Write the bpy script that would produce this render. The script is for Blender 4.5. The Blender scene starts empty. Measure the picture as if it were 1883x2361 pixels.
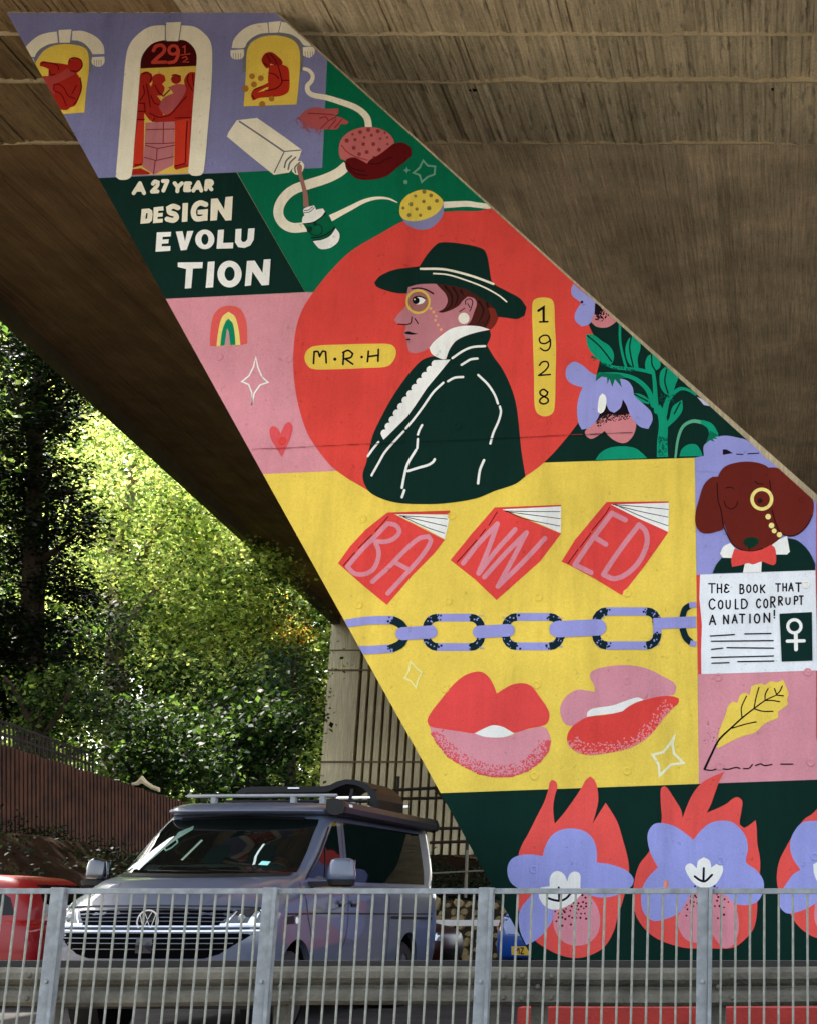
import bpy, bmesh, math, random
import numpy as np
from mathutils import Vector, Matrix
from mathutils.bvhtree import BVHTree

random.seed(7)
RNG = np.random.default_rng(11)
scene = bpy.context.scene
COL = scene.collection

# ------------------------------------------------------------------ camera
F_PX, PPX, PPY = 3500.0, 1800.0, 1180.5          # focal length and principal point in photograph pixels
PITCH = math.radians(14.4)
CAM_Z = 1.11
cam_data = bpy.data.cameras.new('camera')
cam = bpy.data.objects.new('camera', cam_data)
COL.objects.link(cam)
cam_data.sensor_fit = 'VERTICAL'
cam_data.sensor_height = 24.0
cam_data.sensor_width = 24.0 * 816 / 1024
cam_data.lens = 24.0 * F_PX / 2361.0
cam_data.shift_x = -(PPX - 941.5) / 2361.0
cam_data.shift_y = 0.0
cam_data.clip_start = 0.1
cam_data.clip_end = 2000.0
cam.location = (0, 0, CAM_Z)
cam.rotation_euler = (math.pi / 2 + PITCH, 0, 0)
scene.camera = cam

# ------------------------------------------------------------------ sky, sun, exposure
SUN_EL = math.radians(50)
SUN_DIR = Vector((-0.72, 0.66, 0)).normalized() * math.cos(SUN_EL) + Vector((0, 0, math.sin(SUN_EL)))
world = bpy.data.worlds.new('World')
scene.world = world
world.use_nodes = True
wn = world.node_tree
bg = wn.nodes['Background']
sky = wn.nodes.new('ShaderNodeTexSky')
sky.sky_type = 'NISHITA'
sky.sun_disc = False
sky.sun_elevation = SUN_EL
sky.sun_rotation = math.atan2(SUN_DIR.x, SUN_DIR.y)
sky.air_density = 1.0
sky.dust_density = 3.0
sky.ozone_density = 0.4
hs = wn.nodes.new('ShaderNodeHueSaturation')
hs.inputs['Saturation'].default_value = 0.5
wn.links.new(sky.outputs[0], hs.inputs['Color'])
wn.links.new(hs.outputs[0], bg.inputs[0])
bg.inputs[1].default_value = 0.15
sun_d = bpy.data.lights.new('sun', 'SUN')
sun_d.energy = 3.2
sun_d.angle = math.radians(0.5)
sun_d.color = (1.0, 0.95, 0.86)
sun = bpy.data.objects.new('sun', sun_d)
COL.objects.link(sun)
sun.rotation_euler = (-SUN_DIR).to_track_quat('-Z', 'Y').to_euler()
scene.view_settings.view_transform = 'Standard'
scene.view_settings.look = 'None'
scene.view_settings.exposure = 2.35
scene.view_settings.gamma = 1.0
scene.view_settings.use_curve_mapping = False
scene.render.engine = 'CYCLES'
scene.cycles.max_bounces = 10
scene.cycles.diffuse_bounces = 6
scene.cycles.glossy_bounces = 4
scene.cycles.transmission_bounces = 4

# ------------------------------------------------------------------ helpers
CT, ST = math.cos(PITCH), math.sin(PITCH)
def ray(u, v):
    a = (u - PPX) / F_PX; b = -(v - PPY) / F_PX
    return Vector((a, CT - b * ST, ST + b * CT))
def at_y(u, v, Y):
    d = ray(u, v); t = Y / d.y
    return Vector((d.x * t, Y, CAM_Z + d.z * t))
def at_z(u, v, Z):
    d = ray(u, v); t = (Z - CAM_Z) / d.z
    return Vector((d.x * t, d.y * t, Z))
def px_per_m(Y, z=1.0):
    return F_PX / (Y * CT + (z - CAM_Z) * ST)

def lin(c):
    out = []
    for k in c[:3]:
        k = k / 255.0
        out.append(k / 12.92 if k <= 0.04045 else ((k + 0.055) / 1.055) ** 2.4)
    return (out[0], out[1], out[2], 1.0)

_mats = {}
def nodes_of(name):
    m = bpy.data.materials.new(name); m.use_nodes = True
    nt = m.node_tree
    return m, nt, nt.nodes['Principled BSDF']
def N(nt, kind, **kw):
    n = nt.nodes.new(kind)
    for k, v in kw.items(): setattr(n, k, v)
    return n
def plain(name, rgb, rough=0.5, metal=0.0, coat=0.0, spec=0.5, var=0.12, scale=6.0, bump=0.0, bscale=60.0, srgb=True):
    """a surface with a little grain in colour and relief"""
    if name in _mats: return _mats[name]
    m, nt, p = nodes_of(name)
    c = lin(rgb) if srgb else (*rgb, 1)
    L = nt.links.new
    tc = N(nt, 'ShaderNodeTexCoord')
    nz = N(nt, 'ShaderNodeTexNoise'); nz.inputs['Scale'].default_value = scale; nz.inputs['Detail'].default_value = 6
    L(tc.outputs['Object'], nz.inputs['Vector'])
    mr = N(nt, 'ShaderNodeMapRange'); mr.inputs[1].default_value = 0.3; mr.inputs[2].default_value = 0.7
    mr.inputs[3].default_value = 1 - var; mr.inputs[4].default_value = 1 + var
    L(nz.outputs[0], mr.inputs[0])
    mx = N(nt, 'ShaderNodeVectorMath', operation='SCALE'); mx.inputs[0].default_value = c[:3]
    L(mr.outputs[0], mx.inputs['Scale']); L(mx.outputs[0], p.inputs['Base Color'])
    p.inputs['Roughness'].default_value = rough
    p.inputs['Metallic'].default_value = metal
    p.inputs['Coat Weight'].default_value = coat
    p.inputs['Coat Roughness'].default_value = 0.04
    p.inputs['Specular IOR Level'].default_value = spec
    if bump:
        n2 = N(nt, 'ShaderNodeTexNoise'); n2.inputs['Scale'].default_value = bscale; n2.inputs['Detail'].default_value = 4
        L(tc.outputs['Object'], n2.inputs['Vector'])
        b = N(nt, 'ShaderNodeBump'); b.inputs['Strength'].default_value = bump; b.inputs['Distance'].default_value = 0.02
        L(n2.outputs[0], b.inputs['Height']); L(b.outputs[0], p.inputs['Normal'])
    _mats[name] = m
    return m

def paint(rgb):
    """masonry paint on board-marked concrete"""
    name = 'paint_%02x%02x%02x' % tuple(rgb)
    if name in _mats: return _mats[name]
    m, nt, p = nodes_of(name)
    L = nt.links.new
    c = lin(rgb)
    tc = N(nt, 'ShaderNodeNewGeometry')
    nz = N(nt, 'ShaderNodeTexNoise'); nz.inputs['Scale'].default_value = 0.9; nz.inputs['Detail'].default_value = 8; nz.inputs['Roughness'].default_value = 0.65
    L(tc.outputs['Position'], nz.inputs['Vector'])
    mp_ = N(nt, 'ShaderNodeMapping'); mp_.inputs['Rotation'].default_value = (0, math.radians(-27), 0); mp_.inputs['Scale'].default_value = (7.0, 1, 0.5)
    L(tc.outputs['Position'], mp_.inputs['Vector'])
    st = N(nt, 'ShaderNodeTexNoise'); st.inputs['Scale'].default_value = 1.0; st.inputs['Detail'].default_value = 5
    L(mp_.outputs[0], st.inputs['Vector'])
    gr = N(nt, 'ShaderNodeTexNoise'); gr.inputs['Scale'].default_value = 55; gr.inputs['Detail'].default_value = 3
    L(tc.outputs['Position'], gr.inputs['Vector'])
    a1 = N(nt, 'ShaderNodeMapRange'); a1.inputs[1].default_value = 0.35; a1.inputs[2].default_value = 0.65; a1.inputs[3].default_value = 0.88; a1.inputs[4].default_value = 1.06
    L(nz.outputs[0], a1.inputs[0])
    a2 = N(nt, 'ShaderNodeMapRange'); a2.inputs[1].default_value = 0.35; a2.inputs[2].default_value = 0.7; a2.inputs[3].default_value = 1.02; a2.inputs[4].default_value = 0.95
    L(st.outputs[0], a2.inputs[0])
    a3 = N(nt, 'ShaderNodeMapRange'); a3.inputs[1].default_value = 0.3; a3.inputs[2].default_value = 0.7; a3.inputs[3].default_value = 0.93; a3.inputs[4].default_value = 1.07
    L(gr.outputs[0], a3.inputs[0])
    m1 = N(nt, 'ShaderNodeMath', operation='MULTIPLY'); L(a1.outputs[0], m1.inputs[0]); L(a2.outputs[0], m1.inputs[1])
    m2 = N(nt, 'ShaderNodeMath', operation='MULTIPLY'); L(m1.outputs[0], m2.inputs[0]); L(a3.outputs[0], m2.inputs[1])
    gm = N(nt, 'ShaderNodeMapping'); gm.inputs['Scale'].default_value = (1.6, 1, 0.22); L(tc.outputs['Position'], gm.inputs['Vector'])
    gn = N(nt, 'ShaderNodeTexNoise'); gn.inputs['Scale'].default_value = 1.0; gn.inputs['Detail'].default_value = 7; gn.inputs['Roughness'].default_value = 0.7; L(gm.outputs[0], gn.inputs['Vector'])
    a4 = N(nt, 'ShaderNodeMapRange'); a4.inputs[1].default_value = 0.55; a4.inputs[2].default_value = 0.72; a4.inputs[3].default_value = 1.0; a4.inputs[4].default_value = 0.8
    L(gn.outputs[0], a4.inputs[0])
    po = N(nt, 'ShaderNodeTexNoise'); po.inputs['Scale'].default_value = 13; po.inputs['Detail'].default_value = 2; L(tc.outputs['Position'], po.inputs['Vector'])
    a5 = N(nt, 'ShaderNodeMapRange'); a5.inputs[1].default_value = 0.70; a5.inputs[2].default_value = 0.75; a5.inputs[3].default_value = 1.0; a5.inputs[4].default_value = 0.8
    L(po.outputs[0], a5.inputs[0])
    m3 = N(nt, 'ShaderNodeMath', operation='MULTIPLY'); L(m2.outputs[0], m3.inputs[0]); L(a4.outputs[0], m3.inputs[1])
    m4 = N(nt, 'ShaderNodeMath', operation='MULTIPLY'); L(m3.outputs[0], m4.inputs[0]); L(a5.outputs[0], m4.inputs[1])
    sc_ = N(nt, 'ShaderNodeVectorMath', operation='SCALE'); sc_.inputs[0].default_value = c[:3]
    L(m4.outputs[0], sc_.inputs['Scale']); L(sc_.outputs[0], p.inputs['Base Color'])
    p.inputs['Roughness'].default_value = 0.8
    p.inputs['Specular IOR Level'].default_value = 0.1
    b = N(nt, 'ShaderNodeBump'); b.inputs['Strength'].default_value = 0.6; b.inputs['Distance'].default_value = 0.03
    L(st.outputs[0], b.inputs['Height'])
    b2 = N(nt, 'ShaderNodeBump'); b2.inputs['Strength'].default_value = 0.25; b2.inputs['Distance'].default_value = 0.006
    L(gr.outputs[0], b2.inputs['Height']); L(b.outputs[0], b2.inputs['Normal']); L(b2.outputs[0], p.inputs['Normal'])
    _mats[name] = m
    return m

def concrete(name, rgb, board=None, dark=0.25, rough=0.9, bump=0.6, stain=1.0, groove=0.0, streak=0.55):
    """board = (axis index, width) adds the tone of shuttering boards laid across that axis"""
    if name in _mats: return _mats[name]
    m, nt, p = nodes_of(name)
    L = nt.links.new
    c = lin(rgb)
    tc = N(nt, 'ShaderNodeTexCoord')
    n1 = N(nt, 'ShaderNodeTexNoise'); n1.inputs['Scale'].default_value = 0.55 * stain; n1.inputs['Detail'].default_value = 9; n1.inputs['Roughness'].default_value = 0.62
    L(tc.outputs['Object'], n1.inputs['Vector'])
    n2 = N(nt, 'ShaderNodeTexNoise'); n2.inputs['Scale'].default_value = 22; n2.inputs['Detail'].default_value = 6; n2.inputs['Roughness'].default_value = 0.7
    L(tc.outputs['Object'], n2.inputs['Vector'])
    a1 = N(nt, 'ShaderNodeMapRange'); a1.inputs[1].default_value = 0.3; a1.inputs[2].default_value = 0.7; a1.inputs[3].default_value = 1 - dark; a1.inputs[4].default_value = 1 + dark
    L(n1.outputs[0], a1.inputs[0])
    a2 = N(nt, 'ShaderNodeMapRange'); a2.inputs[1].default_value = 0.3; a2.inputs[2].default_value = 0.7; a2.inputs[3].default_value = 0.82; a2.inputs[4].default_value = 1.15
    L(n2.outputs[0], a2.inputs[0])
    mm = N(nt, 'ShaderNodeMath', operation='MULTIPLY'); L(a1.outputs[0], mm.inputs[0]); L(a2.outputs[0], mm.inputs[1])
    val = mm.outputs[0]
    hgt = n2.outputs[0]
    if board:
        ax, w, along = board
        mpn = N(nt, 'ShaderNodeMapping')
        s = [1.0, 1.0, 1.0]; s[ax] = 1 / w; s[along] = 0.25
        mpn.inputs['Scale'].default_value = s
        L(tc.outputs['Object'], mpn.inputs['Vector'])
        sep = N(nt, 'ShaderNodeSeparateXYZ'); L(mpn.outputs[0], sep.inputs[0])
        fl = N(nt, 'ShaderNodeMath', operation='FLOOR'); L(sep.outputs[ax], fl.inputs[0])
        wnz = N(nt, 'ShaderNodeTexWhiteNoise', noise_dimensions='1D'); L(fl.outputs[0], wnz.inputs['W'])
        a3 = N(nt, 'ShaderNodeMapRange'); a3.inputs[3].default_value = 0.86; a3.inputs[4].default_value = 1.1
        L(wnz.outputs['Value'], a3.inputs[0])
        gmap = N(nt, 'ShaderNodeMapping'); s2 = [1.0, 1.0, 1.0]; s2[ax] = 26.0; s2[along] = 0.8
        gmap.inputs['Scale'].default_value = s2; L(tc.outputs['Object'], gmap.inputs['Vector'])
        gn = N(nt, 'ShaderNodeTexNoise'); gn.inputs['Scale'].default_value = 1.0; gn.inputs['Detail'].default_value = 5; gn.inputs['Roughness'].default_value = 0.65
        L(gmap.outputs[0], gn.inputs['Vector'])
        a4 = N(nt, 'ShaderNodeMapRange'); a4.inputs[1].default_value = 0.35; a4.inputs[2].default_value = 0.68; a4.inputs[3].default_value = 0.68; a4.inputs[4].default_value = 1.14
        L(gn.outputs[0], a4.inputs[0])
        k1 = N(nt, 'ShaderNodeMath', operation='MULTIPLY'); L(val, k1.inputs[0]); L(a3.outputs[0], k1.inputs[1])
        k2 = N(nt, 'ShaderNodeMath', operation='MULTIPLY'); L(k1.outputs[0], k2.inputs[0]); L(a4.outputs[0], k2.inputs[1])
        val = k2.outputs[0]
        qm = N(nt, 'ShaderNodeMapping'); s3 = [1.0, 1.0, 1.0]; s3[ax] = 22.0; s3[along] = 3.4
        qm.inputs['Scale'].default_value = s3; qm.inputs['Rotation'].default_value = (0, 0, math.radians(2.0)); L(tc.outputs['Object'], qm.inputs['Vector'])
        qn = N(nt, 'ShaderNodeTexNoise'); qn.inputs['Scale'].default_value = 0.55; qn.inputs['Detail'].default_value = 3; L(qm.outputs[0], qn.inputs['Vector'])
        a5 = N(nt, 'ShaderNodeMapRange'); a5.inputs[1].default_value = 0.56; a5.inputs[2].default_value = 0.66; a5.inputs[3].default_value = 1.0; a5.inputs[4].default_value = 1.0 - groove
        L(qn.outputs[0], a5.inputs[0])
        k3 = N(nt, 'ShaderNodeMath', operation='MULTIPLY'); L(val, k3.inputs[0]); L(a5.outputs[0], k3.inputs[1])
        if groove: val = k3.outputs[0]
        ad = N(nt, 'ShaderNodeMath', operation='ADD'); L(gn.outputs[0], ad.inputs[0]); L(n2.outputs[0], ad.inputs[1])
        hgt = ad.outputs[0]
        if groove:
            ad2 = N(nt, 'ShaderNodeMath', operation='ADD'); L(ad.outputs[0], ad2.inputs[0]); L(a5.outputs[0], ad2.inputs[1]); hgt = ad2.outputs[0]
    sc_ = N(nt, 'ShaderNodeVectorMath', operation='SCALE'); sc_.inputs[0].default_value = c[:3]
    L(val, sc_.inputs['Scale']); L(sc_.outputs[0], p.inputs['Base Color'])
    p.inputs['Roughness'].default_value = rough
    p.inputs['Specular IOR Level'].default_value = 0.25
    b = N(nt, 'ShaderNodeBump'); b.inputs['Strength'].default_value = bump; b.inputs['Distance'].default_value = 0.03
    L(hgt, b.inputs['Height']); L(b.outputs[0], p.inputs['Normal'])
    _mats[name] = m
    return m

class MB:
    """collects vertices and faces, then links them as ONE mesh object"""
    def __init__(s): s.v = []; s.f = []; s.m = []; s.mats = []
    def mi(s, mat):
        if mat not in s.mats: s.mats.append(mat)
        return s.mats.index(mat)
    def add(s, vs, fs, mat=None):
        o = len(s.v); s.v += [tuple(v) for v in vs]
        k = s.mi(mat) if mat else 0
        for f in fs: s.f.append(tuple(i + o for i in f)); s.m.append(k)
    def box(s, x0, x1, y0, y1, z0, z1, mat=None, M=None):
        vs = [Vector(p) for p in ((x0,y0,z0),(x1,y0,z0),(x1,y1,z0),(x0,y1,z0),(x0,y0,z1),(x1,y0,z1),(x1,y1,z1),(x0,y1,z1))]
        if M: vs = [M @ p for p in vs]
        s.add(vs, [(0,3,2,1),(4,5,6,7),(0,1,5,4),(1,2,6,5),(2,3,7,6),(3,0,4,7)], mat)
    def beam(s, a, b, w, h, mat=None, up=Vector((0,0,1))):
        a, b = Vector(a), Vector(b); d = (b - a).normalized()
        if abs(d.dot(up)) > 0.95: up = Vector((0,1,0))
        sx = d.cross(up).normalized() * w / 2; sz = sx.normalized().cross(d).normalized() * h / 2
        vs = [a-sx-sz, a+sx-sz, a+sx+sz, a-sx+sz, b-sx-sz, b+sx-sz, b+sx+sz, b-sx+sz]
        s.add(vs, [(0,1,2,3),(7,6,5,4),(0,4,5,1),(1,5,6,2),(2,6,7,3),(3,7,4,0)], mat)
    def tube(s, pts, rad, n=8, mat=None, cap=True):
        pts = [Vector(p) for p in pts]; R = rad if isinstance(rad, (list, tuple)) else [rad] * len(pts)
        vs = []; fs = []
        prev = None
        for i, p in enumerate(pts):
            d = (pts[min(i+1, len(pts)-1)] - pts[max(i-1, 0)]).normalized()
            if prev is None:
                up = Vector((0,0,1)) if abs(d.z) < 0.9 else Vector((1,0,0))
                a = d.cross(up).normalized()
            else:
                a = (prev - d * prev.dot(d)).normalized()
            prev = a; b = d.cross(a)
            for k in range(n):
                t = 2 * math.pi * k / n
                vs.append(p + (a * math.cos(t) + b * math.sin(t)) * R[i])
        for i in range(len(pts) - 1):
            for k in range(n):
                k2 = (k + 1) % n
                fs.append((i*n+k, i*n+k2, (i+1)*n+k2, (i+1)*n+k))
        if cap:
            fs.append(tuple(range(n))[::-1]); fs.append(tuple((len(pts)-1)*n + k for k in range(n)))
        s.add(vs, fs, mat)
    def lathe(s, prof, axis_o, axis_d, n=24, mat=None):
        """prof: (radius, along) pairs"""
        o = Vector(axis_o); d = Vector(axis_d).normalized()
        up = Vector((0,0,1)) if abs(d.z) < 0.9 else Vector((1,0,0))
        a = d.cross(up).normalized(); b = d.cross(a)
        vs = []; fs = []
        for r, t in prof:
            for k in range(n):
                q = 2 * math.pi * k / n
                vs.append(o + d * t + (a * math.cos(q) + b * math.sin(q)) * r)
        for i in range(len(prof) - 1):
            for k in range(n):
                k2 = (k+1) % n
                fs.append((i*n+k, i*n+k2, (i+1)*n+k2, (i+1)*n+k))
        s.add(vs, fs, mat)
    def build(s, name, mat=None, parent=None, smooth=False, loc=None):
        me = bpy.data.meshes.new(name)
        me.from_pydata(s.v, [], s.f)
        mats = s.mats if s.mats else ([mat] if mat else [])
        for m in mats: me.materials.append(m)
        if s.mats:
            me.polygons.foreach_set('material_index', s.m)
        if smooth:
            me.polygons.foreach_set('use_smooth', [True] * len(me.polygons))
        me.update()
        o = bpy.data.objects.new(name, me); COL.objects.link(o)
        if parent: o.parent = parent
        if loc is not None: o.location = loc
        return o

def empty(name, loc=(0,0,0), rz=0.0):
    o = bpy.data.objects.new(name, None); COL.objects.link(o)
    o.location = loc; o.rotation_euler = (0, 0, rz); o.empty_display_size = 0.2
    return o
def tag(o, label=None, cat=None, group=None, kind=None):
    if label: o['label'] = label
    if cat: o['category'] = cat
    if group: o['group'] = group
    if kind: o['kind'] = kind
    return o
def bevel(o, w=0.01, seg=2):
    md = o.modifiers.new('bevel', 'BEVEL'); md.width = w; md.segments = seg; md.limit_method = 'ANGLE'; md.angle_limit = math.radians(40)
    return o
def copy_part(o, parent=None, loc=None):
    c = o.copy(); COL.objects.link(c)
    if parent is not None: c.parent = parent
    if loc is not None: c.location = loc
    return c

# shared colours
M_GALV = plain('galvanised_steel', (126, 130, 130), rough=0.6, metal=0.15, var=0.28, scale=14, bump=0.15, bscale=40)
M_GALV_DIRTY = plain('weathered_steel', (94, 90, 78), rough=0.85, metal=0.05, var=0.5, scale=4, bump=0.7, bscale=30)
M_BLACK = plain('black_rubber', (18, 18, 19), rough=0.7, var=0.2)
M_TRIM = plain('black_trim', (12, 12, 13), rough=0.5, spec=0.25, var=0.1)
M_CHROME = plain('chrome', (225, 228, 232), rough=0.12, metal=1.0, var=0.02)
M_DARKSTEEL = plain('dark_steel', (52, 42, 34), rough=0.8, metal=0.2, var=0.3, scale=9)
def glass_dark(name='dark_glass', tint=(7, 11, 10)):
    return plain(name, tint, rough=0.03, spec=0.2, var=0.02)
M_GLASS = glass_dark()
# ------------------------------------------------------------------ bridge: deck, edge beam, mural pier
PY = 18.5                                   # distance of the painted face
ZS = at_y(320, 30, PY).z                    # height of the deck soffit
M_SOFFIT = concrete('soffit_concrete', (220, 202, 164), board=(0, 0.16, 1), dark=0.2, bump=0.9, groove=0.4)
M_SOFFIT2 = concrete('soffit_concrete_smooth', (226, 204, 164), board=(0, 0.22, 1), dark=0.32, bump=0.6, groove=0.14, streak=0.74)
M_SHADED = concrete('soffit_concrete_shaded', (136, 108, 74), board=(0, 0.22, 1), dark=0.3, bump=0.5, groove=0.12, streak=0.8)  # smooth soffit concrete, darkened: shade of the left side put into the colour
M_SHADED2 = concrete('soffit_concrete_board_shaded', (150, 126, 88), board=(0, 0.16, 1), dark=0.3, bump=0.9, groove=0.3)  # board-marked soffit concrete with the left-side shade put into its colour
M_PIER = concrete('pier_concrete', (186, 168, 132), board=(0, 0.3, 2), dark=0.15, bump=0.4)
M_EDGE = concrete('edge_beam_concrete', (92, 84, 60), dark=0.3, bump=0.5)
M_FAR = concrete('far_pier_concrete', (226, 210, 172), board=(0, 0.9, 2), dark=0.2, bump=0.4, stain=0.6)
M_LIP = concrete('mortar_lip', (206, 188, 150), dark=0.2, bump=0.8)

deck = empty('bridge_deck', (-2, 30, ZS))
tag(deck, 'brown concrete underside of the bridge overhead with board marks and ragged joints', 'bridge')
def dk(p): return (p[0] + 2, p[1] - 30, p[2] - ZS)
eA, eB = at_z(0, 683, ZS), at_z(751, 1390, ZS)
DROP = 0.32
oA, oB = at_z(0, 739, ZS - DROP), at_z(762, 1434, ZS - DROP)
def on_line(a, b, y):
    t = (y - a.y) / (b.y - a.y); return a.x + (b.x - a.x) * t
RX, Y0, Y1 = 5.8, 6.0, 110.0
# soffit bays, each bay a step lower or higher than the next, faced with rows of board marks
joints = [Y0, at_z(1200, 78, ZS).y, at_z(1300, 188, ZS).y, at_z(1300, 330, ZS).y, Y1]
steps = [0.0, -0.012, -0.03, 0.0]
zoff = [0.012, 0.0, -0.022, 0.004]
rng = random.Random(3)
for i in range(4):
    ya, yb = joints[i], joints[i+1]
    mb = MB(); wd = 0.11 if i < 3 else 0.22
    xl0 = min(on_line(eA, eB, ya), on_line(eA, eB, yb)) - 0.5
    x = RX
    while x > xl0:
        xn = x - wd * rng.uniform(0.8, 1.25)
        za = zoff[i] + rng.uniform(-0.010, 0.010) * (1.0 if i < 3 else 0.3); tl = rng.uniform(-0.016, 0.022) * (1.0 if i < 3 else 0.2)
        def lim(xx, y): return max(xx, on_line(eA, eB, y))
        p = [(lim(x, ya), ya), (lim(xn, ya), ya), (lim(xn, yb), yb), (lim(x, yb), yb)]
        if x > on_line(eA, eB, ya) or x > on_line(eA, eB, yb):
            vs = [dk((p[0][0], p[0][1], ZS+za+tl)), dk((p[1][0], p[1][1], ZS+za-tl)), dk((p[2][0], p[2][1], ZS+za-tl)), dk((p[3][0], p[3][1], ZS+za+tl))]
            if abs(p[0][0]-p[1][0]) + abs(p[3][0]-p[2][0]) > 0.01:
                mb.add(vs, [(0, 1, 2, 3)], (M_SOFFIT if x > -8.2 else M_SHADED2) if i < 3 else (M_SOFFIT2 if x > -8.2 else M_SHADED))  # boards on the left take the tone with shade painted in
        x = xn
    mb.build('soffit_bay', None, deck)
# slab above the soffit faces
mb = MB()
la0, la1 = on_line(eA, eB, Y0), on_line(eA, eB, Y1)
vs = [dk(p) for p in ((la0, Y0, ZS+0.06), (RX, Y0, ZS+0.06), (RX, Y1, ZS+0.06), (la1, Y1, ZS+0.06), (la0, Y0, ZS+1.1), (RX, Y0, ZS+1.1), (RX, Y1, ZS+1.1), (la1, Y1, ZS+1.1))]
mb.add(vs, [(0,3,2,1),(4,5,6,7),(0,1,5,4),(1,2,6,5),(2,3,7,6),(3,0,4,7)])
mb.build('slab', M_SOFFIT2, deck)
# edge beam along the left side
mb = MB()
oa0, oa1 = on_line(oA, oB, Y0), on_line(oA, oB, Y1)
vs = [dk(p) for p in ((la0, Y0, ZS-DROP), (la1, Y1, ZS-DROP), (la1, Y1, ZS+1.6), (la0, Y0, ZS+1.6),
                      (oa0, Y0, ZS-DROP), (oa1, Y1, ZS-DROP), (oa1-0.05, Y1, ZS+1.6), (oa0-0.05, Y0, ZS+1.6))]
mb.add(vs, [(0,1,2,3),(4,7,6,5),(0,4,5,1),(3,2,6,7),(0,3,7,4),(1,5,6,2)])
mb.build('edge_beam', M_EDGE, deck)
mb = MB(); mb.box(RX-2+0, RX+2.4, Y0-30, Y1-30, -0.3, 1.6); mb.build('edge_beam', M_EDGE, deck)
# ragged mortar lips along the joints
for i, (jy, amp) in enumerate(((joints[1], 0.03), (joints[2], 0.14), (joints[3], 0.13))):
    mb = MB(); x = on_line(eA, eB, jy) + 0.1; top = []; bot = []
    w = 0.03
    while x < RX - 0.2:
        w = min(max(w + rng.uniform(-0.05, 0.055), 0.004), amp)
        top.append(dk((x, jy + 0.01, ZS - 0.026))); bot.append(dk((x, jy - w, ZS - 0.034 - w * 0.3)))
        x += rng.uniform(0.05, 0.16)
    n = len(top); vs = top + bot + [(p[0], p[1], 0.02) for p in bot]
    fs = [(k, k+1, n+k+1, n+k) for k in range(n-1)] + [(n+k, n+k+1, 2*n+k+1, 2*n+k) for k in range(n-1)]
    mb.add(vs, fs); mb.build('mortar_lip', M_LIP, deck)
# small blow holes
for (u, v) in ((1090, 208), (1783, 206)):
    p = at_z(u, v, ZS - 0.027); mb = MB()
    vs = [dk((p.x + 0.07*math.cos(t)*rng.uniform(.7,1.2), p.y + 0.05*math.sin(t), p.z)) for t in [k*math.pi/4 for k in range(8)]]
    mb.add(vs, [tuple(range(8))]); mb.build('blow_hole', plain('hole_dark', (16, 12, 8), rough=1.0), deck)

pier = empty('bridge_pier', (-1, PY, 0))
tag(pier, 'raking concrete bridge pier painted with a colourful mural of portrait, books, lips and dog', 'bridge pier')
def P3(u, v, off=0.0):
    p = at_y(u, v, PY); return Vector((p.x + 1, -off, p.z))
# concrete body: straight raking edges, vertical foot
LT, LB = P3(17, 30), P3(1230, 2216)
dL = (LB - LT) / (LB.z - LT.z)
RT, RB = P3(652, 22), P3(1886, 1139)
dR = (RB - RT) / (RB.z - RT.z)
def Lx(z): return (LT + dL * (z - LT.z)).x
def Rx(z): return (RT + dR * (z - RT.z)).x
ztop = ZS - 0.0
zb = -0.1
TH = 1.5
def Qx(u, v): q_ = P3(u, v); return (q_.x, q_.z)
outl = [(Lx(ztop+0.05), ztop+0.05), (Qx(636, 26)[0], ztop+0.05), Qx(645, 33), Qx(1150, 490), Qx(1330, 653), (Rx(5.0), 5.0), (Rx(5.0)+0.4, 3.0), (Rx(5.0)+0.4, zb), (Lx(0.25), zb), (Lx(0.25), 0.25)]
n = len(outl)
mb = MB()
vs = [(x, 0, z) for x, z in outl] + [(x, TH, z) for x, z in outl]
mb.add(vs, [tuple(range(n)), tuple(range(2*n-1, n-1, -1))] + [(k, k+n, (k+1) % n + n, (k+1) % n) for k in range(n)])
mb.build('pier_wall', M_PIER, pier)

# ---- painting tools -------------------------------------------------------
SQ = 3.44
A_ = (0, 0, SQ); B_ = (450, 0, SQ); C_ = (200, 350, SQ); D_ = (600, 250, SQ); E_ = (650, 500, 1720/600.0); Fq = (350, 650, SQ)
G_ = (1200, 600, SQ); H_ = (750, 1120, SQ); I_ = (1150, 1120, SQ); J_ = (1383, 950, SQ); K_ = (1383, 1350, SQ); L_ = (900, 1450, SQ)
M_ = (1100, 1760, SQ); N_ = (1383, 1760, SQ); O_ = (1250, 1500, 4.3); P_ = (700, 1350, SQ); Q_ = (0, 0, 1.0); X_ = (850, 1000, SQ)

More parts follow.
